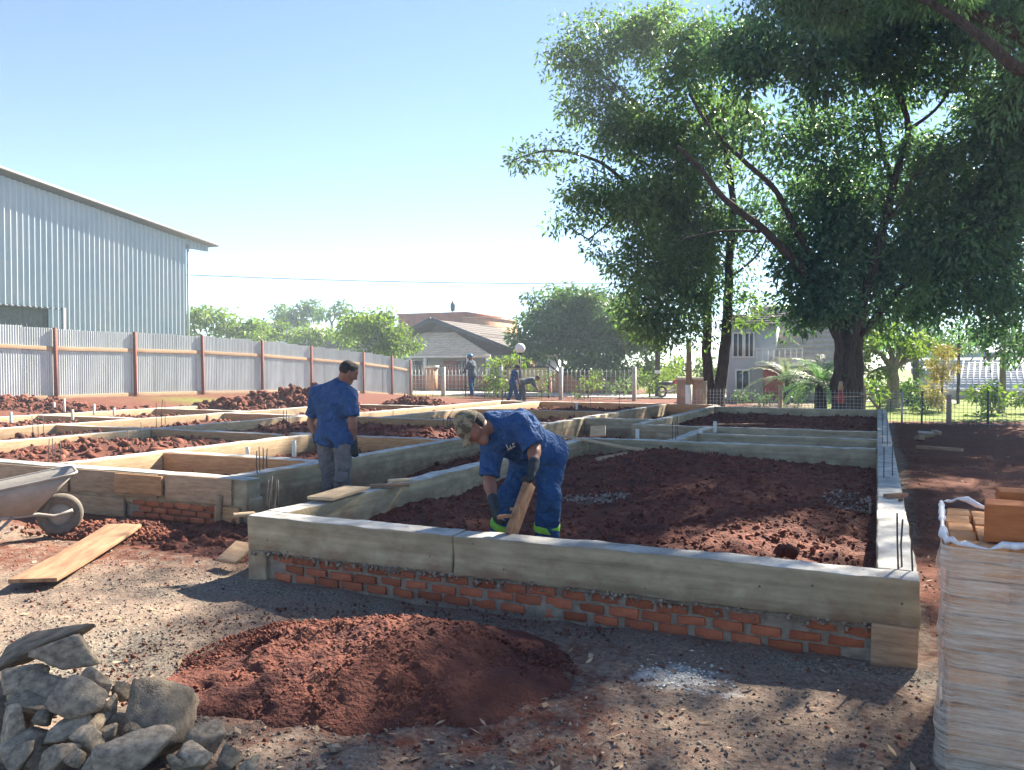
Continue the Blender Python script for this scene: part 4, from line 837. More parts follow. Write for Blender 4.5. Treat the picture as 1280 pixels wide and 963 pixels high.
def person(label, J, o_, top='blue', legs='denim', hat=None, gloves=True, h=.009, hat_mat=None, sleeve=.95, stripe=False, tail=.12, hs=1.0, fold=.010, curl=(.5, .5), palm=None, long_sleeve=False, grip=None):
    org = Vector((J['AL'] + J['AR']) / 2); org.z = min(J['AL'].z, J['AR'].z) - .08
    root = thing('person', label, 'person', org)
    hp, q, (U, F, S) = head_prims(J['HD'], J['HU'], J['HF'], s=hs)
    side = (J['SR'] - J['SL']).normalized(); up = (J['N'] - J['P']).normalized(); front = side.cross(up); front = front if front.dot(J['BF']) > 0 else -front
    mid = (J['P'] * .55 + J['C'] * .45)
    def torso(g=0.0):
        L = [cap(J['HL'] + up * .02, J['HR'] + up * .02, .105 + g, None, .05), cap(J['P'], mid, .118 + g, .108 + g, .06)]
        for sg in (-1, 1): L += [cap(mid + side * .055 * sg, J['C'] + side * .085 * sg, .088 + g, .104 + g, .05)]
        sh = (J['SL'] + J['SR']) / 2
        L += [cap(J['SL'].lerp(sh, .12), J['SR'].lerp(sh, .12), .060 + g, None, .05), cap(J['C'] - front * .02, J['N'], .095 + g, .055 + g, .06), cap(J['N'], J['SL'].lerp(sh, .1), .050 + g, .055 + g, .04), cap(J['N'], J['SR'].lerp(sh, .1), .050 + g, .055 + g, .04)]
        return L
    def leg(a, k, an, g=0.0, ra=.088, rk=.058, rn=.042): return [cap(a, k, ra + g, rk + g, .04), cap(k, k.lerp(an, .35) - (J['BF'] * .012), rk + g, (.056 + g), .03), cap(k.lerp(an, .3) - (J['BF'] * .012), an, .055 + g, rn + g, .03)]
    def arm(s, e, w_, g=0.0): return [cap(s, e, .052 + g, .041 + g, .03), cap(e, e.lerp(w_, .3), .042 + g, .043 + g, .02), cap(e.lerp(w_, .3), w_, .043 + g, .028 + g, .02)]
    body = hp + [cap(J['N'], J['HD'] - U * .05 - F * .02, .058, .055, .03)] + torso(-.012)
    for s in 'LR':
        body += arm(J['S' + s], J['E' + s], J['W' + s]) + leg(J['H' + s], J['K' + s], J['A' + s], -.008)
        fdir = J['T' + s]; body += [cap(J['A' + s] - Vector((0, 0, .05)), J['A' + s] + fdir * .13 - Vector((0, 0, .06)), .035, .03, .03)]
        hd = J['D' + s]; body += [cap(J['W' + s], J['W' + s] + hd * .08, .024, .018, .02)]
    bm_ = obj('body', blob_mesh('body', body, h, MAT['skin'], org), root)
    # shirt: torso plus flat-ended sleeves, hem cut across the hips
    hem = J['P'] - up * tail; shirt = torso(.024)
    for s in 'LR':
        sh_, el = J['S' + s], J['E' + s]
        if long_sleeve: shirt += [cap(sh_, el, .066, .054, .04), cap(el, J['W' + s], .054, .040, .03, cut=[(J['W' + s] - (J['W' + s] - el).normalized() * .01, (J['W' + s] - el).normalized())])]
        else: e = sh_.lerp(el, sleeve); dd = (el - sh_).normalized(); shirt += [cap(sh_, e + dd * .08, .066, .078, .045, cut=[(e, dd)])]
    shirt += [cap(J['P'] + up * .02 - side * .05, J['P'] - up * (tail + .10) - side * .06, .132, .150, .05), cap(J['P'] + up * .02 + side * .05, J['P'] - up * (tail + .10) + side * .06, .132, .150, .05)]
    if tail is not None: shirt = [dict(p, cut=p['cut'] + [(tuple(hem), tuple(-up))]) for p in shirt]
    so_ = obj('shirt', blob_mesh('shirt', shirt, h, MAT[top], org, fold, 8.0, 3), root)
    tr = [cap(J['HL'] + up * .02, J['HR'] + up * .02, .104, None, .05), cap(J['P'], J['P'] + up * .04, .108, .10, .05)]
    for s in 'LR':
        a, k, an = J['H' + s], J['K' + s], J['A' + s]; dd = (an - k).normalized(); e = an - dd * .0
        tr += [cap(a, k, .102, .078, .045), cap(k, an + dd * .08, .080, .078, .04, cut=[(e, dd)])]
    to = obj('trousers', blob_mesh('trousers', tr, h, MAT[legs], org, fold * 1.1, 7.0, 8), root)
    for s in 'LR':
        an = J['A' + s]; fd = J['T' + s]; z0 = org.z
        bt = [cap(an + Vector((0, 0, .03)), an - Vector((0, 0, .03)), .055, .055, .03), cap(Vector((an.x, an.y, z0 + .045)) - fd * .04, Vector((an.x, an.y, z0 + .04)) + fd * .15, .046, .042, .03, cut=[((0, 0, z0 + .004), (0, 0, -1))])]
        obj('boot', blob_mesh('boot', bt, max(h, .009), MAT['rubber'], org), root)
        if stripe:
            k = J['K' + s]; dd = (an - k).normalized(); c0 = k.lerp(an, .49); obj('reflective_band', blob_mesh('reflective_band', [cap(c0 - dd * .1, c0 + dd * .1, .097, .095, .01, cut=[(c0 - dd * .024, -dd), (c0 + dd * .024, dd)])], .008, MAT['limecuff'], org, .004, 7, 8), to)
    if gloves:
        for i, s in enumerate('LR'):
            pn = palm[i] if palm else (J['BF'] * .3 + (J['P'] - J['W' + s]) * 1.0); hd = J['D' + s]
            gp = hand_prims(J['W' + s] + hd * .015, hd, pn, curl[i], 1.0, .002, thumb_side=(1 if s == 'L' else -1)) + [cap(J['W' + s] - hd * .035, J['W' + s] + hd * .02, .037, .033, .02)]
            obj('glove', blob_mesh('glove', gp, .0055 if h < .012 else .012, MAT['glove'], org, relax=1), root)
    if hat == 'hair':
        hr = [cap(q(-.027, 0, .034), q(.010, 0, .040), .090 * hs, .083 * hs, .02, cut=[(q(.035, 0, .045), (F * .75 - U * .66))])]; obj('hair', blob_mesh('hair', hr, min(h, .007), MAT['hair'], org), root)
    elif hat == 'cap':
        cp = [cap(q(-.024, 0, .048), q(.010, 0, .050), .095 * hs, .088 * hs, .02, cut=[(q(0, 0, .030), -U)]), cap(q(-.015, 0, .045), q(-.015, 0, .10), .085, .060, .03, cut=[(q(0, 0, .03), -U)])]
        for sd in np.linspace(-.05, .05, 7): cp.append(cap(q(.075 - sd * sd * 8, sd, .038 - sd * sd * 4), q(.150 - sd * sd * 14, sd, .022 - sd * sd * 9), .009, .008, .012))
        obj('cap', blob_mesh('cap', cp, .0055 if h < .012 else .012, MAT[hat_mat or 'camo'], org, .002 if h < .012 else 0, 20, 4), root)
        hr = [cap(q(-.03, 0, .02), q(-.02, 0, .03), .088 * hs, .084, .02, cut=[(q(-.005, 0, 0), F), (q(0, 0, -.045), -U)])]; obj('hair', blob_mesh('hair', hr, .008, MAT['hair'], org), root)
    elif hat == 'helmet':
        hl = [cap(q(-.02, 0, .05), q(.01, 0, .05), .115, .11, .02, cut=[(q(0, 0, .035), -U)]), cap(q(.06, 0, .043), q(.13, 0, .038), .03, .02, .03)]; obj('helmet', blob_mesh('helmet', hl, .012, MAT['helmet'], org), root)
    return root, so_

def Wp(px, d, z): return W((px - CX) / FPX * d, d, z)
camR, camF, UPV = W(1, 0), W(0, 1), Vector((0, 0, 1))
# worker bending over the near foundation
J1 = dict(P=V(672, 566, 6.05), C=V(640, 541, 5.80), N=V(618, 531, 5.66), HD=V(593, 536, 5.56), HU=(-camR * .92 + UPV * .40 - camF * .12), HF=(-UPV * .86 - camR * .40 - camF * .25),
          SL=V(651, 531, 5.58), SR=V(617, 553, 5.74), EL=V(668, 560, 5.50), WL=V(667, 583, 5.36), ER=V(611, 600, 5.66), WR=V(617, 630, 5.50),
          HL=V(688, 574, 5.98), HR=V(658, 574, 6.12), KL=V(686, 622, 5.86), KR=V(636, 622, 5.98), AL=Wp(681, 5.95, .14), AR=Wp(621, 6.12, .14),
          DL=(V(664, 600, 5.30) - V(667, 583, 5.36)).normalized(), DR=(V(621, 652, 5.44) - V(617, 630, 5.50)).normalized(), TL=(-camF * .8 - camR * .5).normalized(), TR=(-camF * .6 - camR * .8).normalized(), BF=(-camR * .6 - camF * .7 - UPV * .4).normalized())
p1_, shirt1 = person('bending worker in blue shirt and camouflage cap working on the near beam', J1, None, 'blue', 'denim', 'cap', True, .0085, 'camo', .92, True, .10, palm=[camR * -.8 - camF * .3, camR * .8 + camF * .2], curl=(.75, .45), fold=.020)
# small chest lettering, a few white strokes
lg = MB(); c = V(640, 556, 5.60); 
def cast(root, shirt, pts, w_, name='chest_print'):
    bpy.context.view_layer.update(); mw = shirt.matrix_world.inverted(); out = MB()
    for a, b in pts:
        hits = []
        n = 4
        for i in range(n + 1):
            px, py = a[0] + (b[0] - a[0]) * i / n, a[1] + (b[1] - a[1]) * i / n; o3 = Vector((0, 0, H)); dr = (V(px, py, 5) - o3).normalized()
            ok, loc, nrm, _ = shirt.ray_cast(mw @ o3, (mw.to_3x3() @ dr))
            if ok: hits.append(loc + nrm * .003)
        if len(hits) > 1: out.tube(hits, w_, 5)
    if out.n: out.build(name, MAT['white'], shirt)
cast(p1_, shirt1, [((633, 556), (635, 561)), ((635, 561), (639, 559)), ((637.5, 557), (639.5, 561)), ((641, 554), (641.6, 559)), ((641.2, 555.5), (643, 554)), ((634, 563), (644, 557.5))], .0035)
# board he is holding, standing on the beam
a, b = V(634, 667, 5.17), V(659, 599, 5.30); wv = (camR * .07 + camF * .17); axis = (b - a).normalized(); wv = (wv - axis * wv.dot(axis)).normalized(); tn = axis.cross(wv)
v, f = rbox((.03, .19, (b - a).length), .003, .06, .001, 4, 5); M4 = Matrix((tn, wv, axis)).transposed()
v = np.array([tuple(M4 @ Vector(q)) for q in v]); HB = thing('wooden_float', 'upright brown board with a side handle held by the bending worker', 'board', (a + b) / 2)
obj('board', mesh_np('board', v + np.array(wv * .08), f, MAT['plank'], True), HB)
c0 = a.lerp(b, .30); MB().bar((c0 - (a + b) / 2) - wv * .02, (c0 - (a + b) / 2) - camR * .10 + camF * .02 - UPV * .01, .03, .022).bar((a.lerp(b, .43) - (a + b) / 2), (a.lerp(b, .43) - (a + b) / 2) - camR * .04, .02, .02).build('handle', MAT['plank'], HB)
# worker standing in the trench, back to the camera
J2 = dict(P=V(417, 541, 8.62), C=V(414, 504, 8.62), N=V(424, 483, 8.60), HD=V(435.5, 466, 8.57), HU=(UPV * .86 + camR * .45 + camF * .1), HF=(camR * .78 - UPV * .52 + camF * .35),
          SL=V(396, 493, 8.74), SR=V(437, 494, 8.50), EL=V(388.5, 527, 8.80), WL=V(395, 549, 8.76), ER=V(440, 527, 8.46), WR=V(442, 553, 8.52),
          HL=V(407, 549, 8.70), HR=V(429, 549, 8.54), KL=V(411, 598, 8.68), KR=V(427, 598, 8.50), AL=Wp(408, 8.76, .10), AR=Wp(427, 8.60, .10),
          DL=(-UPV + camR * .12).normalized(), DR=(-UPV + camR * .05).normalized(), TL=(camR * .7 + camF * .6).normalized(), TR=(camR * .8 + camF * .4).normalized(), BF=(camR * .72 + camF * .65).normalized())
p2_, shirt2 = person('worker in blue shirt and grey trousers standing in the trench, seen from behind', J2, None, 'blue', 'greypants', 'hair', True, .0095, None, .80, False, .11, fold=.017, curl=(.35, .35))
MB().tube([V(403, 545, 8.50), V(411, 551, 8.46), V(416, 557, 8.44)], [.018, .022, .012], 8).build('pouch', MAT['glove'], None)
po = bpy.data.objects['pouch']; po.parent = p2_; po.location = -p2_.location
def stand(px, d, z, psi, ht, bend=0.0, armf=(.1, .1), stoop=.25, spread=.12, head=.3):
    s = ht / 1.72; f = camR * math.cos(psi) + camF * math.sin(psi); sd = f.cross(UPV); b = Wp(px, d, z); X = lambda fw, s_, u: b + (f * fw + sd * s_ + UPV * u) * s
    t = bend; tor = lambda L, k=0: (math.sin(t) * L, .90 + math.cos(t) * L)
    cfx, cu = tor(.36); nx, nu = tor(.56); hx, hu = nx + .17 * math.sin(t + head), nu + .17 * math.cos(t + head)
    J = dict(P=X(0, 0, .95), C=X(cfx, 0, cu), N=X(nx, 0, nu), HD=X(hx, 0, hu), HU=f * math.sin(t + head) + UPV * math.cos(t + head), HF=f * math.cos(t + head + .2) - UPV * math.sin(t + head + .2), BF=f)
    sx, su = tor(.49)
    for q, g, am in (('R', 1, armf[0]), ('L', -1, armf[1])):
        J['S' + q] = X(sx, g * .185, su); J['E' + q] = X(sx + .27 * math.sin(am), g * .22, su - .27 * math.cos(am)); J['W' + q] = X(sx + .27 * math.sin(am) + .24 * math.sin(am * 1.6), g * .19, su - .27 * math.cos(am) - .24 * math.cos(am * 1.6))
        J['D' + q] = (J['W' + q] - J['E' + q]).normalized(); J['H' + q] = X(0, g * .095, .92); J['K' + q] = X(.06 * g * spread / .12 * .6 + .03, g * .11, .50); J['A' + q] = X(.09 * g * spread / .12, g * .11, .09); J['T' + q] = f
    return J
person('far worker in blue helmet holding a pole by the white fence posts', stand(590, 32.0, .42, 2.6, 1.62, .05, (.9, .5)), None, 'greyblue', 'blue', 'helmet', False, .02, sleeve=.8, fold=0, long_sleeve=True)
tag(MB().tube([Wp(582, 31.9, .4), Wp(582, 31.9, 2.05)], .02, 8).build('pole', MAT['darkmetal'], None), 'thin dark pole held upright by the far helmeted worker', 'pole')
person('far worker in blue overalls and black cap, looking down', stand(641, 33.0, .06, .3, 1.62, .18, (.25, .45), spread=.28, head=.5), None, 'blue', 'denim', 'cap', False, .02, 'hair', .8, fold=0)
person('far worker in grey clothes bent over beside the blue one', stand(652, 33.2, .06, .2, 1.62, 1.25, (.35, .5), head=.1), None, 'greyblue', 'greyblue', 'hair', False, .02, fold=0, long_sleeve=True)
# ------------------------------------------------------------------ trees
def leaf_cloud(name, C, n_per, cr, L, wd, m, parent, org, seed, droop=.35, up=.5, flat=.75):
    """many leaf blades gathered in tufts round the points C (world), one mesh"""
    g = np.random.default_rng(seed); C = np.asarray(C); nc = len(C); n = nc * n_per
    q = g.normal(size=(n, 3)); q /= np.linalg.norm(q, axis=1, keepdims=True); rr = g.random(n) ** .45
    cs = np.repeat(cr * g.uniform(.65, 1.25, nc), n_per); P = np.repeat(C, n_per, 0) + q * (rr * cs)[:, None] * np.array([1, 1, flat])
    u = q * .7 + g.normal(size=(n, 3)) * .6; u[:, 2] -= droop; u /= np.linalg.norm(u, axis=1, keepdims=True)
    nn = g.normal(size=(n, 3)); nn[:, 2] += up; s = np.cross(u, nn); s /= np.maximum(np.linalg.norm(s, axis=1, keepdims=True), 1e-6)
    ll = (L * g.uniform(.65, 1.3, n))[:, None]; ww = (wd * g.uniform(.7, 1.25, n))[:, None]; dn = np.array([0, 0, -1.0]) * ll * .12
    v = np.stack([P, P + u * ll * .45 + s * ww * .5, P + u * ll + dn, P + u * ll * .45 - s * ww * .5], 1) - np.array(org)
    tint = np.repeat(np.repeat(g.uniform(.75, 1.3, nc), n_per) * g.uniform(.75, 1.3, n), 4)
    return obj(name, mesh_np(name, v.reshape(-1, 3), np.arange(n * 4).reshape(n, 4).astype(np.int32), m, False, {'tint': tint}), parent)
def clump_points(clumps, seed, per_m3=1.0, shell=.55):
    g = np.random.default_rng(seed); out = []
    for cl in clumps:
        px, py, d, rx, ry = cl[:5]; dens = cl[5] if len(cl) > 5 else 1.0; s = d / FPX; c = V(px, py, d); a, b = rx * s, ry * s; dp = cl[6] if len(cl) > 6 else max(a, b) * .9
        n = max(2, int(per_m3 * dens * 4.19 * a * b * dp)); q = g.normal(size=(n, 3)); q /= np.linalg.norm(q, axis=1, keepdims=True); q *= (g.random(n) ** shell)[:, None]
        w_ = np.array(c)[None] + np.outer(q[:, 0] * a, np.array(camR)) + np.outer(q[:, 1] * dp, np.array(camF)) + np.outer(q[:, 2] * b, np.array((0, 0, 1.0))); out.append(w_)
    return np.concatenate(out)
def smooth_path(pts, k=5):
    P = [Vector(p) for p in pts]; out = []
    for i in range(len(P) - 1):
        p0, p1, p2, p3 = P[max(i-1, 0)], P[i], P[i+1], P[min(i+2, len(P)-1)]
        for j in range(k):
            t = j / k; out.append(.5 * ((2*p1) + (p2-p0)*t + (2*p0-5*p1+4*p2-p3)*t*t + (3*p1-p0-3*p2+p3)*t**3))
    out.append(P[-1]); return out
def wood(name, limbs, m, parent, org, seed=1, n=12, rough=.06):
    mb = MB(); nodes = []; g = random.Random(seed)
    for pts, r0, r1 in limbs:
        P = smooth_path(pts); k = len(P); ra = [r0 + (r1 - r0) * (i / (k - 1)) ** .8 for i in range(k)]
        P = [p + Vector((g.uniform(-1, 1), g.uniform(-1, 1), 0)) * ra[i] * .18 for i, p in enumerate(P)]
        mb.tube([p - org for p in P], ra, n if r0 > .1 else 7); nodes += [(p, ra[i]) for i, p in enumerate(P)]
    v = np.concatenate(mb.v); mb.v = [v * 1.0]
    o = mb.build(name, m, parent, True); return o, nodes
def twigs(C, nodes, parent, org, m, seed, keep=1.0):
    g = random.Random(seed); N_ = np.array([tuple(p) for p, r in nodes]); mb = MB()
    order = sorted(range(len(C)), key=lambda i: float(np.min(np.linalg.norm(N_ - C[i], axis=1))))
    pool = N_.copy()
    for c_i, i in enumerate(order):
        c = C[i]; dd = np.linalg.norm(pool - c, axis=1) + np.maximum(0, pool[:, 2] - c[2] + .1) * 1.2; j = int(np.argmin(dd)); a, b = Vector(pool[j]), Vector(c)
        mid = a.lerp(b, .5) + Vector((g.uniform(-.2, .2), g.uniform(-.2, .2), g.uniform(0, .3))) * (b - a).length * .6; L = (b - a).length
        if g.random() < keep: mb.tube([a - org, mid - org, b - org], [min(.045, .012 + .012 * L), min(.028, .009 + .007 * L), .005], 4, False)
        if c_i % 2 == 0: pool = np.concatenate([pool, [np.array(mid), np.array(b)]])
        else: pool = np.concatenate([pool, [np.array(b)]])
    if mb.n: tag(mb.build('twigs', m, parent, True), kind='stuff')

# openings in the foliage where the sun reaches the yard (point on the ground, radius)
GAPS = [(G(540, 788, .22), .16), (G(505, 830, .15), .12), (G(285, 805, .12), .20), (G(330, 790, .2), .10), (G(420, 915, 0), .18), (G(350, 930, 0), .16), (G(20, 805, 0), .35), (G(190, 860, 0), .30), (G(240, 755, 0), .22), (G(90, 700, 0), .25), (G(30, 680, 0), .5), (G(612, 583, .3), .22), (G(575, 590, .3), .12),
        (G(345, 641, .46), .12), (G(1136, 684, .46), .06), (G(1010, 945, 0), .08), (G(400, 520, .4), 1.2), (G(150, 600, .4), 1.0), (G(250, 570, .4), 1.0), (G(60, 560, .4), 1.0), (G(100, 640, 0), .5), (V(650, 520, 5.8), .12), (V(440, 470, 8.6), .2), (G(705, 540, .4), .5)]
def sun_gap(C):
    ok = np.ones(len(C), bool); s = np.array(SD)
    for q, r in GAPS:
        d = C - np.array(q); t = d @ s; ok &= (np.linalg.norm(d - t[:, None] * s, axis=1) > r + .16) | (t < 1)
    return ok
def tree(label, base, limbs, clumps, per, n_per, cr, L, wd, mleaf, mbark='bark', seed=1, cat='tree', name='tree', tw=True, group=None, droop=.35, extra=None, shell=.55):
    org = Vector(base); root = thing(name, label, cat, org, 0, group)
    tr, nodes = wood('trunk', limbs, MAT[mbark], root, org, seed)
    C = clump_points(clumps, seed, per, shell)
    if extra is not None: C = np.concatenate([C, extra])
    if seed in (11, 33): C = C[sun_gap(C)]
    leaf_cloud('crown', C, n_per, cr, L, wd, MAT[mleaf], root, org, seed, droop)
    if tw: twigs(C, nodes, root, org, MAT[mbark], seed)
    return root
def PL(*pts): return [V(*p) for p in pts]
gz = lambda p, z=-.2: Vector((p.x, p.y, z))
# the tall shade tree at the right
b1 = Wp(1057, 25, 0.0)
T1_limbs = [([gz(b1), V(1058, 500, 25), V(1058, 470, 25), V(1056, 430, 25), V(1050, 395, 24.9)], .30, .31), ([gz(Wp(1050, 24.9, 0)), V(1050, 470, 24.8), V(1062, 425, 24.8), V(1075, 385, 24.6)], .25, .25), ([gz(Wp(1073, 25.1, 0)), V(1070, 470, 25.1), V(1068, 420, 25.1)], .25, .24), ([gz(Wp(1044, 24.4, 0)), V(1045, 490, 24.4), V(1049, 440, 24.5), V(1046, 400, 24.6)], .13, .11),
   (PL((1048, 420, 24.9), (1012, 350, 24.5), (955, 290, 24.0), (905, 250, 23.4), (872, 210, 23.0), (845, 185, 22.6)), .34, .06), (PL((1040, 372, 24.8), (1003, 305, 24.6), (968, 240, 24.2), (925, 200, 23.8), (885, 160, 23.6), (860, 120, 23.6)), .24, .05),
   (PL((1072, 400, 24.6), (1085, 350, 24.5), (1104, 280, 24.3), (1118, 215, 24.0), (1132, 160, 23.6), (1110, 100, 23.0), (1090, 50, 22.4)), .33, .06), (PL((1114, 235, 24.1), (1098, 180, 24.3), (1086, 130, 24.6), (1060, 100, 24.8)), .15, .04), (PL((1130, 165, 23.6), (1165, 140, 23.2), (1200, 90, 22.8)), .12, .04),
   (PL((1074, 420, 24.9), (1135, 350, 24.6), (1190, 300, 24.2), (1250, 250, 24.0)), .22, .05), (PL((950, 290, 24), (900, 290, 23.4), (850, 300, 23.0)), .10, .03), (PL((1104, 280, 24.3), (1120, 260, 23.4), (1150, 200, 22.6)), .1, .03), (PL((1132, 160, 23.6), (1125, 110, 23.8), (1150, 50, 24)), .1, .03), (PL((925, 200, 23.8), (930, 150, 23.4), (945, 80, 22.6)), .10, .03)]
T1_limbs = T1_limbs[:4] + [(p, a * .52, b_ * .8) for p, a, b_ in T1_limbs[4:]]
T1_cl = [(1000,330,24.8,40,40,1.2),(1062,285,24.6,38,50,1.1),(1010,235,24.6,40,40,.9),(1100,390,25.2,30,40,1.0),(930,55,22,62,62),(1000,70,21.5,70,72),(1080,50,22,70,60),(1150,70,23,70,60,.8),(955,160,23,50,50,.8),(1030,170,24,60,60,.75),(1105,150,25,40,50,.5),(1030,280,25,52,55),(1085,330,25.2,40,70,.9),(1040,360,24.6,42,70,1.5,1.0),(1005,380,25,26,40,1.0,.8),(1160,260,25,55,50,.7),(1205,200,24,60,70,.8),
         (1255,130,23,60,80,.8),(1260,260,24,50,60,.8),(1180,300,24.4,60,50,1.2),(1130,330,24.6,45,50,1.0),(1240,240,23.6,50,60,1.1),(1140,220,24,50,50,1.0),(960,300,26.5,40,40,.8),(915,290,26.5,30,50,.7),(1270,430,25,30,20,1.0),(1205,345,25,55,45,1.3),(1160,385,25.5,42,42,1.1),(1255,370,25,45,50,1.2),(1235,310,25,60,40,.9),(1215,422,26,36,16,.9),(1080,230,26.5,60,60,.4),(960,240,26,50,40,.35),(1330,180,24,70,110,.8),(1140,10,22,90,50,.8),(1240,20,22,80,50,.8),(1010,-60,22,110,60,.8),(1140,-90,22,110,70,.8),(1260,-80,22,90,80,.8)]
tree('huge dark shade tree with forked trunk at the right of the yard', b1, T1_limbs, T1_cl, 3.0, 125, .78, .20, .085, 'leaf', seed=11)
# the twin-trunk tree left of it
b2 = Wp(893, 26.6, 0.0)
T2_limbs = [([gz(Wp(889, 26.6, 0)), V(888, 500, 26.6), V(883, 440, 26.6), V(884, 380, 26.6), V(889, 310, 26.5), V(880, 250, 26.2), V(850, 200, 26)], .22, .08), ([gz(Wp(899, 26.4, 0)), V(899, 500, 26.4), V(905, 440, 26.4), V(909, 380, 26.4), V(911, 320, 26.4), V(915, 260, 26.2), V(905, 190, 26), V(880, 120, 25.6)], .24, .07),
   (PL((888, 320, 26.5), (860, 275, 26), (800, 245, 25.4), (750, 205, 24.9), (690, 190, 24.6), (640, 202, 24.3)), .11, .02), (PL((880, 250, 26.2), (830, 180, 25.8), (780, 120, 25.4), (735, 85, 25)), .10, .025), (PL((905, 190, 26), (860, 110, 25.6), (820, 50, 25.6)), .10, .03), (PL((800, 245, 25.4), (760, 280, 24.9), (735, 300, 24.6)), .05, .02), (PL((884, 380, 26.6), (840, 350, 26), (800, 330, 25.5)), .07, .02), (PL((909, 350, 26.4), (945, 320, 26), (960, 290, 26)), .05, .02)]
T2_cl = [(738,78,25,46,38,.8),(800,45,26,62,45,.9),(715,55,24.6,30,22,.6),(860,80,25,58,60,.9),(690,192,24.5,30,14,.5,.6),(655,196,24.3,26,12,.6,.5),(725,135,25,34,34,.7),(775,150,25,52,55,1.0),(835,170,25,58,62,1.0),(730,240,24.6,42,34,.8),(790,250,25,56,52,1.1),(850,250,26,52,60,1.1),(770,318,25,30,30,.9),(825,335,25,50,48,1.5),(872,325,26,40,60,1.2),(812,395,25.5,34,40,1.8),(858,395,26,36,40,1.3),(930,340,26.4,22,40,.6),(935,395,27,20,30,.6),(700,95,24.6,26,20,.6),(895,170,26,40,60,.7),(720,285,24.6,26,20,.7)]
tree('tall twin trunked tree with lighter leaves left of the shade tree', b2, T2_limbs, T2_cl, 3.4, 150, .70, .17, .070, 'leaf2', seed=22)
# a third tree whose bole stands out of view to the right; its boughs hang into the top of the picture
b3 = W(14.5, 15.5, .2)
T3_limbs = [([gz(b3), W(14.4, 15.4, 2.5), W(14, 15.2, 5)], .5, .36), ([W(14, 15.2, 4.8), W(11, 14.2, 7.2), V(1285, 92, 13.6), V(1225, 52, 13.6), V(1160, 10, 14), V(1080, -20, 15)], .17, .04), ([W(14, 15.2, 5), W(10.5, 17, 8.6), W(7.5, 17, 9.6), W(4.5, 16.6, 9.8)], .22, .04), ([W(14, 15.2, 5), W(11, 12, 8.5), W(8, 9.5, 10), W(6, 8, 10.3)], .22, .04), ([W(14, 15.2, 5), W(14, 13, 9), W(12, 10, 11.5)], .24, .05)]
T3_cl = [(950,15,17.5,70,40,.9),(1035,10,16.5,75,50,.9),(1130,0,15,90,42,.8),(1235,15,14,70,45,.8),(1275,115,14,26,42,.7)]
def extra3():  # extra leaf tufts, mostly out of view, added to shade the yard
    g = np.random.default_rng(5); out = []
    for (r, d, z, a, b, c, n) in [(7.0, 16.4, 9.9, 2.0, 2.2, 1.2, 45), (8.6, 14.2, 10.2, 2.8, 2.6, 1.5, 75), (7.0, 12.2, 10.0, 2.2, 2.2, 1.2, 45), (8.2, 10.5, 10.6, 2.6, 2.6, 1.4, 60), (11.5, 12.5, 10.8, 2.8, 2.8, 1.8, 60), (12.2, 17.5, 9.5, 2.6, 2.4, 1.6, 50), (6.2, 8.6, 10.4, 2.2, 2.2, 1.2, 40), (9.6, 8.2, 10.4, 2.4, 2.4, 1.4, 50), (14.5, 21, 9.5, 2.8, 2.8, 2.0, 60), (17, 24, 10, 3, 3, 2.2, 60), (12.3, 20.5, 11, 2.6, 2.6, 1.6, 50)]:
        q = g.normal(size=(n, 3)); q /= np.linalg.norm(q, axis=1, keepdims=True); q *= (g.random(n) ** .5)[:, None]
        for k in range(n): out.append(tuple(W(r + q[k, 0] * a, d + q[k, 1] * b, z + q[k, 2] * c)))
    return np.array(out)
tree('overhanging tree whose boughs droop into the top right of the picture', b3, T3_limbs, T3_cl, 1.9, 150, .58, .14, .05, 'leaf', seed=33, droop=.9, extra=extra3())

def simple_tree(label, px, py0, d, clumps, per, n_per, cr, L, wd, ml, seed, zb=0.0, tr=.15, mb='bark', cat='tree', name='tree', group=None, lean=0, shell=.5):
    b = Wp(px, d, zb); cs = [V(*c[:3]) for c in clumps]; fork = V(px + lean, py0, d)
    limbs = [([b - UPV * .2, b.lerp(fork, .5), fork], tr, tr * .7)] + [([fork, fork.lerp(c, .5) + UPV * .1, c], tr * .5, tr * .12) for c in cs]
    return tree(label, b, limbs, clumps, per, n_per, cr, L, wd, ml, mb, seed, cat, name, group=group, shell=shell)
simple_tree('broad round tree with dark shaded front in mid background', 703, 470, 50, [(680,420,50,42,34),(735,400,50,55,40),(700,385,50.5,45,26),(775,410,51,42,40),(740,445,49.5,45,26),(660,440,49.5,24,18),(765,378,51.5,30,14)], 1.0, 130, .85, .32, .14, 'leafmid', 41, 0, .16)
simple_tree('sunlit yellow green tree beside the dark round tree', 815, 470, 49, [(800,420,49,30,36),(815,455,48.5,26,24),(790,465,48,24,18),(835,470,48,18,20)], 1.4, 100, .7, .28, .13, 'leafbright', 42, 0, .09)
simple_tree('light green leafy tree behind the end of the metal fence', 472, 445, 49, [(470,420,49,40,28),(500,430,48.5,22,18),(450,412,49.5,24,18),(480,400,49.5,22,12),(500,412,49,18,10)], 1.4, 110, .7, .30, .13, 'leafbright', 43, 0, .14)
simple_tree('bushy green tree right beside the warehouse wall', 262, 430, 62, [(255,400,62,22,22),(280,408,62,26,16),(310,415,62,28,12),(245,420,61,20,14)], 1.0, 100, .9, .38, .17, 'leafbright', 44, 0, .16)
simple_tree('far dark dome shaped tree on the skyline', 372, 405, 92, [(365,392,92,20,14),(385,388,92,16,12),(350,398,92,10,8)], .6, 90, 1.1, .5, .24, 'leafmid', 45, 0, .25)
simple_tree('far twin topped tree right of the dome shaped one', 415, 405, 90, [(405,388,90,12,11),(425,388,90,14,12)], .6, 90, 1.1, .5, .24, 'leafmid', 46, 0, .22)
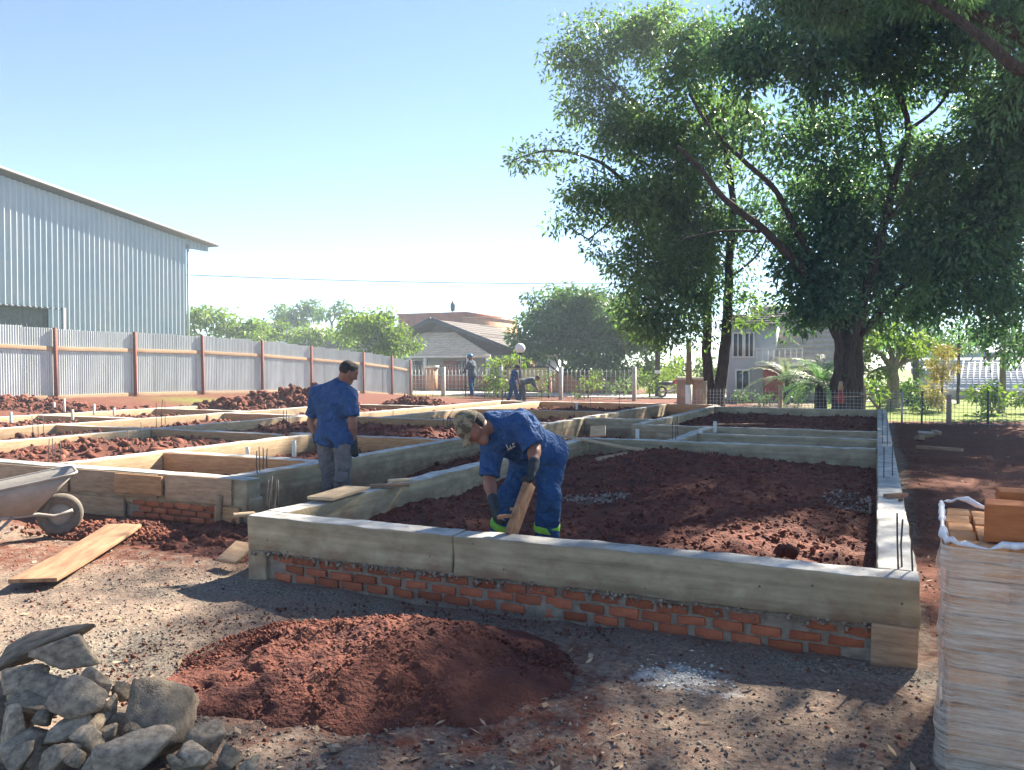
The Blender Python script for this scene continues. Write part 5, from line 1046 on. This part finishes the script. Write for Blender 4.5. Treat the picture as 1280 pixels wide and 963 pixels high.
simple_tree('low green hedge of bushes behind the middle of the fence', 380, 432, 66, [(345,416,66,26,10),(385,418,66,28,12),(420,422,66,22,10),(330,424,66,20,8)], 1.0, 90, .9, .38, .17, 'leafbright', 47, 0, .1, cat='bush', name='bush')
simple_tree('yellow green shrub growing beside the globe lamp', 622, 470, 41.5, [(615,455,41.5,18,12),(640,452,41.5,20,8),(612,468,41.5,14,8)], 4, 50, .42, .20, .10, 'leafbright', 48, 0, .04, cat='bush', name='bush')
simple_tree('low leafy sprig right of the helmeted worker', 606, 490, 40, [(604,482,40,12,5),(612,488,40,10,5)], 3, 30, .35, .20, .09, 'leafbright', 49, 0, .03, cat='bush', name='bush')
simple_tree('small bush at the foot of the sunlit tree by the road', 770, 490, 44, [(768,484,44,18,9),(785,478,44,10,12)], 3, 60, .5, .22, .1, 'leafmid', 50, 0, .04, cat='bush', name='bush')
simple_tree('thin young plant in front of the yellow sign', 677, 490, 39, [(672,484,39,8,7),(682,474,39,7,7)], 3, 26, .35, .2, .08, 'leafbright', 51, 0, .02, cat='bush', name='bush')
simple_tree('bright green hedge glimpsed between the twin trunks and the pole', 868, 485, 52, [(845,468,52,22,18),(880,470,52,22,20),(905,468,52,14,22)], 2.0, 80, .6, .28, .13, 'leafbright', 52, 0, .06, cat='bush', name='bush')
simple_tree('pale trunked tree with bright leaves right of the shade tree', 1116, 462, 31, [(1080,425,32,26,22),(1165,430,32,24,22),(1095,440,31,28,24),(1130,432,31,34,26),(1150,448,31,22,18),(1110,415,31.5,26,14),(1090,465,31,16,14)], 2.6, 90, .5, .20, .09, 'leafbright', 53, 0, .28, 'barkpale')
simple_tree('feathery straw yellow conifer bush by the wire fence', 1178, 505, 29, [(1176,470,29,20,24),(1180,440,29,10,16),(1172,498,29,22,16)], 6, 130, .36, .22, .03, 'leafyellow', 54, -.1, .05, cat='bush', name='bush', shell=.6)
simple_tree('dark clipped hedge behind the right wire fence', 1120, 505, 33, [(1085,490,33,24,18),(1120,492,33,30,18),(1150,490,33,22,18)], 4, 90, .45, .2, .1, 'leafmid', 55, -.2, .05, cat='bush', name='bush')
simple_tree('sunny mixed shrubs at the right end of the wire fence', 1240, 515, 26, [(1225,505,26,20,20),(1250,490,26,22,26),(1275,505,26,22,24),(1238,525,25,20,10)], 4.5, 80, .40, .17, .08, 'leafbright', 56, 0, .04, cat='bush', name='bush')
simple_tree('slender straight tree at the far right behind the shrubs', 1253, 400, 27, [(1253,385,27,14,10),(1245,360,27,18,14)], 1.5, 50, .45, .18, .08, 'leaf', 57, 0, .11, 'barkpale')
simple_tree('thin bare trunk behind the straw yellow bush', 1198, 420, 34, [(1196,410,34,10,8)], 2, 40, .4, .2, .08, 'leaf', 58, 0, .07, 'bark')

simple_tree('tall leafy tree behind the pale trunked one on the right', 1145, 440, 44, [(1140,420,44,34,22),(1185,428,44,30,20),(1105,425,44,30,22)], 1.6, 90, .7, .27, .12, 'leafmid', 60, 0, .2)
simple_tree('leafy tree rising above the white roof at the far right', 1235, 450, 47, [(1225,425,47,30,18),(1268,428,47,30,24)], 1.3, 90, .7, .28, .12, 'leafmid', 61, 0, .2)
simple_tree('green bushes screening the foot of the white house', 955, 500, 33, [(930,492,33,16,14),(955,495,33,20,12),(1000,490,33,16,14)], 4, 60, .4, .18, .08, 'leafmid', 62, -.1, .04, cat='bush', name='bush')
simple_tree('leafy green bush under the right end of the shade tree', 1100, 505, 28, [(1098,492,28,18,14),(1140,498,28,22,12)], 4, 60, .4, .18, .08, 'leafbright', 63, -.1, .04, cat='bush', name='bush')
simple_tree('bright shrub right of the yellow board behind the wire fence', 735, 488, 41, [(730,482,41,16,9),(750,474,41,12,12)], 3.2, 60, .45, .2, .1, 'leafbright', 64, 0, .04, cat='bush', name='bush')
simple_tree('leafy shrub growing left of the yellow board', 628, 488, 38, [(622,478,38,9,12),(630,486,38,8,8)], 3.5, 60, .4, .2, .1, 'leafbright', 65, 0, .04, cat='bush', name='bush')
simple_tree('tangle of green shrubs under the sunlit tree by the road', 812, 485, 42, [(800,470,42,18,16),(825,478,42,16,14),(845,462,44,16,20)], 2.4, 70, .5, .22, .1, 'leafbright', 66, 0, .05, cat='bush', name='bush')
def palm(label, px, py, d, n, L, m, seed, zb=0.0, el=(.1, 1.3), tr=.12, nl=34, lw=.035, ll=.34):
    g = random.Random(seed); top = V(px, py, d); b = Wp(px, d, zb); root = thing('palm', label, 'palm', b)
    MB().tube([Vector((0, 0, -.1)), (top - b) * .5, top - b], [tr, tr * .9, tr * .8], 10).build('trunk', MAT['bark'], root, True)
    for k in range(n):
        a = 2 * math.pi * k / n + g.uniform(-.2, .2); e = g.uniform(*el); Lk_ = L * g.uniform(.8, 1.1); P = []; p = top - b; ee = e
        for j in range(11): P.append(p.copy()); p = p + Vector((math.cos(a) * math.cos(ee), math.sin(a) * math.cos(ee), math.sin(ee))) * Lk_ / 10; ee -= g.uniform(.12, .2)
        mb = MB(); mb.tube(P, [.018 * (1 - j / 12) for j in range(11)], 5); pos = 0
        for j in range(nl):
            t = .12 + .88 * j / nl; f_ = t * 10; i = min(9, int(f_)); c = P[i].lerp(P[i + 1], f_ - i); ax = (P[i + 1] - P[i]).normalized(); sd = ax.cross(UPV).normalized(); l2 = ll * (1 - abs(t - .45) * .9)
            for sg in (-1, 1):
                tip = c + (sd * sg * .8 + ax * .55 + UPV * g.uniform(-.25, .15)) * l2; wv = ax * lw * .5; mid = c.lerp(tip, .5) + UPV * .03; mb.quad(c - wv * .4, mid - wv, tip, mid + wv)
        mb2 = mb.mesh('frond', MAT[m]); at_ = mb2.attributes.new('tint', 'FLOAT', 'POINT'); tv = g.uniform(.75, 1.3); at_.data.foreach_set('value', np.full(len(mb2.vertices), tv, dtype=np.float32)); obj('frond', mb2, root)
palm('pale grey green feather palm before the white house', 984, 478, 34, 17, 2.3, 'leafgrey', 3, -.2, (.2, 1.45), .12)
palm('dark bushy cycad palm at the foot of the shade tree', 1026, 484, 26, 34, 1.75, 'leaf', 4, -.1, (-.2, 1.4), .22, nl=34, lw=.035, ll=.26)
# ------------------------------------------------------------------ houses, walls, fences and street furniture in the background
rd_ = MB(); rd_.add([(-60, 40, .03), (60, 40, .03), (60, 46, .03), (-60, 46, .03)], [(0, 1, 2, 3)]); tag(rd_.build('road', MAT['asphaltpale']), kind='structure')
def XY(px, Y):                      # the point of the line Y = const that lies on this bearing
    k = (px - CX) / FPX; d = Y / (CT + ST * k); return W(k * d, d).x, d
def tiled(name, quad, m, parent, rows, cols=0, step=.05):
    """roof slope as overlapping courses; quad = eave left, eave right, ridge right, ridge left"""
    a, b, c, d = [Vector(q) for q in quad]; n = (b - a).cross(d - a).normalized(); n = n if n.z > 0 else -n; mb = MB()
    for i in range(rows):
        t0, t1 = i / rows, (i + 1) / rows; p, q, r, s = a.lerp(d, t0), b.lerp(c, t0), b.lerp(c, t1), a.lerp(d, t1); u = n * step
        mb.add([tuple(x) for x in (p, q, q + u, p + u, r + u * .15, s + u * .15)], [(0, 1, 2, 3), (3, 2, 4, 5)])
    mb.quad(a - n * .03, d - n * .03, c - n * .03, b - n * .03)
    return mb.build(name, m, parent)
def window(parent, x0, x1, y, z0, z1, m='glass', fr='white', bars=1):
    wd = MB().box((x0, y - .02, z0), (x1, y + .05, z1)).build('window', MAT[m], parent); mb = MB(); t = .07
    mb.box((x0 - t, y - .06, z0 - t), (x1 + t, y + .02, z0)).box((x0 - t, y - .06, z1), (x1 + t, y + .02, z1 + t)).box((x0 - t, y - .06, z0 + .002), (x0, y + .02, z1 - .002)).box((x1, y - .06, z0 + .002), (x1 + t, y + .02, z1 - .002))
    for k in range(bars): x = x0 + (x1 - x0) * (k + 1) / (bars + 1); mb.box((x - .025, y - .05, z0 + .003), (x + .025, y + .01, z1 - .003))
    mb.build('frame', MAT[fr], wd); return wd
# low tiled house in the centre
yF = 53.0; xl, _ = XY(476, yF); xr, _ = XY(658, yF); xa, da = XY(542, yF); zE = 2.5; zA = 1.55 + 60 * da / FPX
HC = thing('house', 'low house with brown tiled gable roof behind the far workers', 'house', (xa, yF, 0)); L = lambda x: x - xa
MB().box((L(xl) + .6, 1.0, -.1), (L(xr) - 1.0, 9, zE)).build('wall', MAT['housegrey'], HC)
gw = MB(); gw.add([(L(xl) + .6, .99, zE), (L(xr) - 1.0, .99, zE), (0, .99, zA - .3)], [(0, 1, 2)]); gw.build('gable_wall', MAT['tile'], HC)
tiled('roof', [(L(xr) + .3, -.3, zE - .12), (L(xr) + .3, 10, zE - .12), (0, 10, zA), (0, -.3, zA)], MAT['tile'], HC, 14)
tiled('roof', [(L(xl) - .2, 10, zE + .6), (L(xl) - .2, -.3, zE + .6), (0, -.3, zA), (0, 10, zA)], MAT['tile'], HC, 8)
tiled('porch_roof', [(L(xl) + .1, -1.6, zE - .02), (L(XY(625, yF)[0]), -1.6, zE - .02), (L(XY(560, yF)[0]), .95, zA - .9), (L(XY(524, yF)[0]), .95, zA - .9)], MAT['tilepale'], HC, 9)
MB().bar((L(xr) + .3, -.36, zE - .14), (0, -.36, zA + .02), .10, .32).bar((L(xl) - .2, -.36, zE + .58), (0, -.36, zA + .02), .10, .32).build('fascia_board', MAT['darkmetal'], HC)
MB().box((L(xl) + .1, -1.7, zE - .22), (L(XY(625, yF)[0]), -1.55, zE - .04)).build('porch_beam', MAT['housewhite'], HC)
for px in (527, 545, 598, 622): x = L(XY(px, yF)[0]); MB().box((x - .12, -1.68, 0), (x + .12, -1.44, zE - .23)).build('porch_column', MAT['housewhite'], HC)
for px in (510, 570): x = L(XY(px, yF)[0]); window(HC, x - .7, x + .7, .98, .7, 2.1)
x = L(XY(556, yF)[0]); MB().box((x - .6, .9, 0), (x + .6, 1.02, 2.1)).build('door', MAT['redpaint'], HC)
x = L(XY(640, yF)[0]); MB().box((x - 1.0, -.5, 0), (x + 1.4, .9, 2.2)).build('brick_bay', MAT['redbrickwall'], HC)
# taller red blocks behind
yB = 68.0; x0, d0 = XY(498, yB); x1, d1 = XY(582, yB); x2, d2 = XY(609, yB); z1_ = 1.55 + 68 * d1 / FPX
RB = thing('house', 'flat topped red house rising behind the tiled gable roof', 'house', (x0, yB, 0))
MB().box((0, 0, 0), (x1 - x0, 8, z1_)).box((-.1, -.1, z1_ + .002), (x1 - x0 + .1, 8.1, z1_ + .15)).build('wall', MAT['redbrickwall'], RB)
MB().box((x1 - x0 + .01, -.6, 0), (x2 - x0, 7, z1_ - .5)).box((x1 - x0 - .05, -.7, z1_ - .498), (x2 - x0 + .1, 7.1, z1_ - .38)).build('wing', MAT['orangewall'], RB)
xx = XY(566, yB + 3)[0] - x0; MB().tube([(xx, 3, z1_), (xx, 3, z1_ + 1.2)], [.05, .05], 6).tube([(xx, 3, z1_ + .5), (xx, 3, z1_ + 1.1), (xx, 3, z1_ + 1.6)], [.22, .25, .02], 8).build('roof_finial', MAT['leafmid'], RB)
# grey hip roof left of the light tree
yG = 62.0; xa_, dg = XY(436, yG); xb_, _ = XY(370, yG); zr = 1.55 + 55 * dg / FPX; ze = 1.55 + 26 * dg / FPX
GH = thing('house', 'grey tiled hip roofed house half hidden behind the metal fence', 'house', (xb_, yG, 0)); w_ = xa_ - xb_ + 4
MB().box((.6, .6, 0), (w_ - .6, 7.4, ze)).build('wall', MAT['housegrey'], GH)
tiled('roof', [(0, 0, ze), (w_, 0, ze), (w_ - 2.5, 4, zr), (3.6, 4, zr)], MAT['tile'], GH, 10); tiled('roof', [(0, 8, ze), (0, 0, ze), (3.6, 4, zr), (3.6, 4.01, zr)], MAT['tile'], GH, 10); tiled('roof', [(w_, 0, ze), (w_, 8, ze), (w_ - 2.5, 4.01, zr), (w_ - 2.5, 4, zr)], MAT['tile'], GH, 10)
yW = 84.0; xw, dw = XY(358, yW); MBw = thing('house', 'small far white house among the skyline trees', 'house', (xw, yW, 0)); MB().box((-3, 0, 0), (3, 5, 1.55 + 56 * dw / FPX)).build('wall', MAT['housewhite'], MBw); tiled('roof', [(-3.3, -.3, 1.55 + 55 * dw / FPX), (3.3, -.3, 1.55 + 55 * dw / FPX), (3, 2.5, 1.55 + 61 * dw / FPX), (-3, 2.5, 1.55 + 61 * dw / FPX)], MAT['tilepale'], MBw, 4)
# two-storey white house behind the trunks
yH = 40.0; x0, d0 = XY(908, yH); x1, d1 = XY(1062, yH); zr = 1.55 + 76 * XY(930, yH + 4)[1] / FPX; ze = zr - 3.0
WH = thing('house', 'two storey pale house with ribbed tile roof between the big trunks', 'house', (x0, yH, 0)); w_ = x1 - x0
MB().box((1.9, .3, -.3), (w_, 8, ze)).build('wall', MAT['housegrey'], WH); wz = 1.55 + 52 * d0 / FPX; MB().box((0, 0, -.3), (2.25, 3.2, wz)).build('wing_wall', MAT['housegrey'], WH)
gw = MB(); gw.add([(1.2, .3, ze), (1.2, 8, ze), (1.2, 4, zr - .1), (1.4, .3, ze), (1.4, 8, ze), (1.4, 4, zr - .1)], [(0, 1, 2), (3, 5, 4)]); gw.build('gable_wall', MAT['housegrey'], WH)
tiled('roof', [(2.3, -.7, ze - .35), (w_ + .6, -.7, ze - .35), (w_ + .6, 4, zr), (.55, 4, zr)], MAT['tilepale'], WH, 13, step=.12); tiled('roof', [(w_ + .6, 8.7, ze - .35), (.5, 8.7, ze - .35), (.5, 4, zr), (w_ + .6, 4, zr)], MAT['tilepale'], WH, 13, step=.09)
tiled('wing_roof', [(-.3, -.3, wz), (2.4, -.3, wz), (2.4, 3.2, wz + .75), (-.3, 3.2, wz + .75)], MAT['tile'], WH, 5)
for a, b, z0, z1 in ((.35, .75, 2.1, 3.2), (.9, 1.25, 2.1, 3.2), (.5, 1.05, .5, 1.4), (2.9, 3.7, .4, 1.5)): window(WH, a, b, -.02, z0, z1)
MB().box((1.5, -1.2, 1.62), (3.6, -.002, 1.74)).build('balcony', MAT['housewhite'], WH)
for k in range(9): MB().box((1.55 + k * .25, -1.18, 1.742), (1.59 + k * .25, -1.14, 2.4)).build('baluster', MAT['white'], WH)
MB().box((1.5, -1.2, 2.402), (3.6, -1.12, 2.46)).build('balcony_rail', MAT['white'], WH)
MB().box((1.75, -.06, -.1), (2.65, -.004, 1.5)).build('door', MAT['redpaint'], WH)
# white-roofed house at the far right and a grey roof beyond
yR = 44.0; x0, d0 = XY(1176, yR); z0, z1 = 1.55 - 28 * d0 / FPX, 1.55 + 1 * d0 / FPX
RH = thing('house', 'long low house with bright white tiled roof behind the right shrubs', 'house', (x0, yR, 0))
MB().box((.4, .5, -.4), (15, 7, z0 + .25)).build('wall', MAT['housewhite'], RH); tiled('roof', [(-.3, 0, z0), (16, 0, z0), (16, 4.5, z1 + .25), (.3, 4.5, z1 + .25)], MAT['tilewhite'], RH, 12)
mb = MB()
for k in range(60): mb.bar((-.3 + k * .27, -.01, z0 + .05), (.3 + k * .262, 4.5, z1 + .30), .05, .05)
mb.build('tile_rolls', MAT['tilewhite'], RH)
yQ = 58.0; x0, d0 = XY(1150, yQ); zq = 1.55 + 14 * d0 / FPX
GQ = thing('house', 'grey metal roofed building above the white tiled roof', 'building', (x0, yQ, 0)); MB().box((0, 1, -.4), (24, 8, zq - .8)).build('wall', MAT['housegrey'], GQ); tiled('roof', [(-.5, 0, zq - 1.1), (25, 0, zq - 1.1), (25, 5, zq + .5), (-.5, 5, zq + .5)], MAT['roofgrey'], GQ, 3)
xq = XY(1233, yQ)[0] - x0; MB().box((xq - .7, -.6, 0), (xq + .7, .6, zq - .4)).build('chimney', MAT['housewhite'], GQ)
# walls along the street
def gwall(label, pxa, pxb, Y, z1, m, name='garden_wall'):
    a, _ = XY(pxa, Y); b, _ = XY(pxb, Y); r = thing(name, label, 'wall', (a, Y, 0)); MB().box((0, 0, -.2), (b - a, .18, z1)).build('masonry', MAT[m], r); MB().box((-.03, -.04, z1 + .002), (b - a + .03, .22, z1 + .07)).build('coping', MAT['concretepost'], r)
gwall('orange plastered garden wall beyond the road', 690, 790, 47.5, 1.25, 'orangewall'); gwall('red brick garden wall left of the orange one', 505, 688, 47.8, 1.0, 'redbrickwall')
# railing of bars in front of the central house
def bars_fence(label, pxa, pxb, Y, z0, z1, pitch, m='darkmetal'):
    a, _ = XY(pxa, Y); b, _ = XY(pxb, Y); r = thing('railing', label, 'railing', (a, Y, 0)); x = 0.0
    while x < b - a: MB().box((x, 0, z0), (x + .03, .03, z1)).build('bar', MAT[m], r); x += pitch
    MB().box((0, -.012, z1 - .12), (b - a, -.002, z1 - .06)).box((0, -.012, z0 + .1), (b - a, -.002, z0 + .16)).build('rail', MAT[m], r)
bars_fence('dark upright bar railing before the central house', 512, 620, 46.8, 0, 1.75, .22)
xg, _ = XY(541, 46.6); pr = thing('gate_pier', 'square orange brick gate pier in the dark railing', 'pier', (xg, 46.4, 0)); MB().box((-.32, -.3, -.1), (.32, .3, 1.55)).build('shaft', MAT['orangewall'], pr); MB().box((-.40, -.38, 1.552), (.40, .38, 1.7)).build('cap_stone', MAT['concretepost'], pr)
# wire fence with pale concrete posts on the far side of the site
def wire_fence(label, xa, xb, Y, posts, z0, z1, cell, m='galv', mp='concretepost', pw=.13, ph=None, thin=.007, zf=None):
    r = thing('wire_fence', label, 'fence', (xa, Y, 0)); mb = MB(); L_ = xb - xa; x = 0.0
    while x < L_: mb.box((x - thin / 2, -thin / 2, z0), (x + thin / 2, thin / 2, z1)); x += cell
    z = z0
    while z <= z1 + .001: mb.box((0, -thin * .5 - .004, z - thin / 2), (L_, thin * .5 - .004, z + thin / 2)); z += cell
    mb.build('wire_mesh', MAT[m], r)
    for px_, top, mm in posts: pq = .05 if mm in ('darkmetal', 'galv') else pw; MB().bar((px_ - xa, .10, z0 - .3), (px_ - xa, .10, top), pq, pq).build('post', MAT[mm or mp], r)
    return r
Yp = 36.7; wire_fence('light wire fence on pale concrete posts behind the far workers', XY(515, Yp)[0], XY(800, Yp)[0], Yp, [(XY(q, Yp)[0], 1.6, None) for q in (553, 625, 700, 792)], .05, 1.45, .22, pw=.16, thin=.012)
Yf = 24.6; wire_fence('welded wire mesh fence along the back right of the site', -5.2, 9.0, Yf, [(XY(975, Yf)[0], 1.05, 'pine_pale'), (XY(1187, Yf)[0], .82, 'rail'), (XY(1236, Yf)[0], .95, 'darkmetal'), (XY(1128, Yf)[0], .9, 'galv'), (XY(880, Yf)[0], 1.15, 'pine_pale'), (XY(1153, Yf)[0], .9, 'darkmetal')], -.05, .92, .10, pw=.12, thin=.008)
# profile stake with a diagonal brace at the far end of the right beam
pb = thing('profile_stake', 'wooden setting-out stake with diagonal brace at the far end of the right beam', 'stake', V(1076, 512, 22.2)); o0 = pb.location.copy(); q = lambda px, py, d=22.2: V(px, py, d) - o0
MB().bar(q(1081, 530), q(1081, 483), .10, .06).build('upright', MAT['rail'], pb); MB().bar(q(1086, 496, 22.1), q(1102, 515, 22.1), .09, .05).build('brace', MAT['rail'], pb); MB().bar(q(1076, 493, 22.12), q(1092, 494, 22.12), .10, .05).build('crosspiece', MAT['rail'], pb)
tag(MB().tube([V(1075, 496, 22.1), V(1040, 497, 23.5)], .012, 6).build('setting_out_line', MAT['pine_pale']), 'pale setting-out line tied from the stake towards the trunk', 'line')
rc = MB(); rc.tube([V(1051, 489, 23.6), V(1051, 497, 23.55), V(1051, 503, 23.6)], [.07, .13, .10], 10); tag(rc.build('red_cloth', MAT['redpaint'], None, True), 'red cloth bundle hung on the thin trunk of the shade tree', 'cloth')
oc = MB(); oc.tube([V(1051, 477, 23.6), V(1051, 488, 23.6)], [.05, .085], 10); tag(oc.build('orange_cap', MAT['rail'], None, True), 'small orange bundle above the red cloth on the trunk', 'bundle')
# yellow board, globe lamp, poles, gate pillars
ys = 38.5; xs0, ds = XY(632, ys); xs1, _ = XY(686, ys); sg = thing('sign_board', 'large blank yellow board in a dark frame on two legs', 'sign', (xs0, ys, 0)); w_ = xs1 - xs0
MB().box((.04, 0, .38), (w_ - .04, .04, 1.55)).build('panel', MAT['signyellow'], sg); fr = MB().box((-.04, -.03, 1.552), (w_ + .04, .06, 1.63)).box((-.04, -.03, .30), (w_ + .04, .06, .378))
fr.build('frame', MAT['darkmetal'], sg)
for x in (0, w_ * .38, w_): MB().box((x - .04, -.045, -.2), (x + .038, -.005, 1.55)).build('leg', MAT['darkmetal'], sg)
for k in range(5): MB().box((w_ * .5, -.012, .75 + k * .13), (w_ * .85, -.002, .77 + k * .13)).build('printed_line', MAT['tilepale'], sg)
lp = Wp(650, 39.5, 0); lm = thing('street_lamp', 'black garden lamp with a white globe behind the far workers', 'lamp', lp); MB().tube([(0, 0, 0), (0, 0, 2.3)], [.06, .04], 10).build('pole', MAT['darkmetal'], lm, True)
bm = bmesh.new(); bmesh.ops.create_uvsphere(bm, u_segments=20, v_segments=14, radius=.26); me = bpy.data.meshes.new('globe'); bm.to_mesh(me); bm.free(); me.materials.append(MAT['white']); [setattr(p, 'use_smooth', True) for p in me.polygons]; obj('globe', me, lm, (0, 0, 2.5)); MB().lathe([(.05, 2.2), (.16, 2.27), (.16, 2.31), (.05, 2.33)], 14).build('collar', MAT['darkmetal'], lm, True)
up_ = thing('utility_pole', 'dark wooden utility pole standing among leaves by the road', 'pole', Wp(822, 43, 0)); MB().tube([(0, 0, -.2), (0, 0, 3.5), (0, 0, 7.2)], [.15, .13, .10], 12).build('shaft', MAT['bark'], up_, True); MB().bar((-.8, 0, 6.8), (.8, 0, 6.8), .1, .1).build('crossarm', MAT['bark'], up_); MB().lathe([(.165, 1.25), (.165, 1.42)], 14).build('plate', MAT['white'], up_)
wp = thing('painted_post', 'short post painted white at the bottom beside the gate pillars', 'post', Wp(861, 28.5, 0)); MB().tube([(0, 0, -.2), (0, 0, .95)], .12, 12).build('white_base', MAT['white'], wp, True); MB().tube([(0, 0, .951), (0, 0, 2.6)], [.11, .09], 12).build('shaft', MAT['barkpale'], wp, True)
for px, lb in ((855, 'left brick gate pillar beside the white painted post'), (872, 'right brick gate pillar beside the white painted post')):
    g_ = thing('gate_pillar', lb, 'pillar', Wp(px, 29.5, 0), 0, 'gate pillars'); MB().box((-.22, -.2, -.2), (.22, .2, 1.12)).build('shaft', MAT['pierbrick'], g_); MB().box((-.26, -.24, 1.122), (.26, .24, 1.2)).build('cap_stone', MAT['concretepost'], g_)
# parked motorcycle by the road
mc = thing('motorcycle', 'small dark motorcycle parked on the road behind the gate pillars', 'motorcycle', Wp(841, 41, .03), TH + .2)
for x in (-.6, .6):
    wl = MB().lathe([(.20, -.04), (.28, -.05), (.30, 0), (.28, .05), (.20, .04), (.20, -.04)], 20, Matrix.Rotation(R(90), 4, 'X')).build('wheel', MAT['darkmetal'], mc, True); wl.location = (x, 0, .30)
MB().tube([(-.6, 0, .3), (-.1, 0, .35), (.25, 0, .45), (.42, 0, .85)], .05, 8).tube([(.6, 0, .3), (.40, 0, .95)], .04, 8).build('frame', MAT['steel'], mc, True)
MB().tube([(-.75, 0, .72), (-.3, 0, .72), (0, 0, .74)], [.06, .11, .10], 10).build('seat', MAT['darkmetal'], mc, True); MB().tube([(0, 0, .78), (.18, 0, .82), (.34, 0, .78)], [.08, .14, .08], 10).build('tank', MAT['redpaint'], mc, True); MB().tube([(.38, -.33, 1.02), (.42, 0, .97), (.38, .33, 1.02)], .02, 6).build('handlebar', MAT['darkmetal'], mc, True)
# overhead wires
def wire(label, a, b, sag, r=.012):
    P = [a.lerp(b, t / 24) - UPV * sag * 4 * (t / 24) * (1 - t / 24) for t in range(25)]; tag(MB().tube(P, r, 5).build('overhead_wire', MAT['wire']), label, 'wire')
wire('long thin wire crossing the sky from warehouse to shade tree', V(150, 340, 62), V(1000, 352, 62), .5, .028)
for k, (ya, yb) in enumerate([(374, 375), (388, 390), (411, 413), (421, 424), (424, 427)]): wire(['topmost', 'second', 'middle', 'fourth', 'lowest'][k] + ' of the five power lines before the round tree', V(600, ya - 4, 46), V(860, yb + 4, 43.2), .2, .010)

# ------------------------------------------------------------------ thin bluish air veil, added to lift dark crowns as lens glare does
hz = MB().box((-95, -12, -1.2), (75, 112, 19)).build('veil_haze', None); tag(hz, kind='stuff')
hm = bpy.data.materials.new('veil_haze'); hm.use_nodes = True; hm.node_tree.nodes.clear(); ho = hm.node_tree.nodes.new('ShaderNodeOutputMaterial'); hv = hm.node_tree.nodes.new('ShaderNodeVolumePrincipled')
hv.inputs['Density'].default_value = .0018; hv.inputs['Color'].default_value = (.72, .86, 1, 1); hv.inputs['Anisotropy'].default_value = .15; hm.node_tree.links.new(hv.outputs[0], ho.inputs['Volume']); hz.data.materials.append(hm)
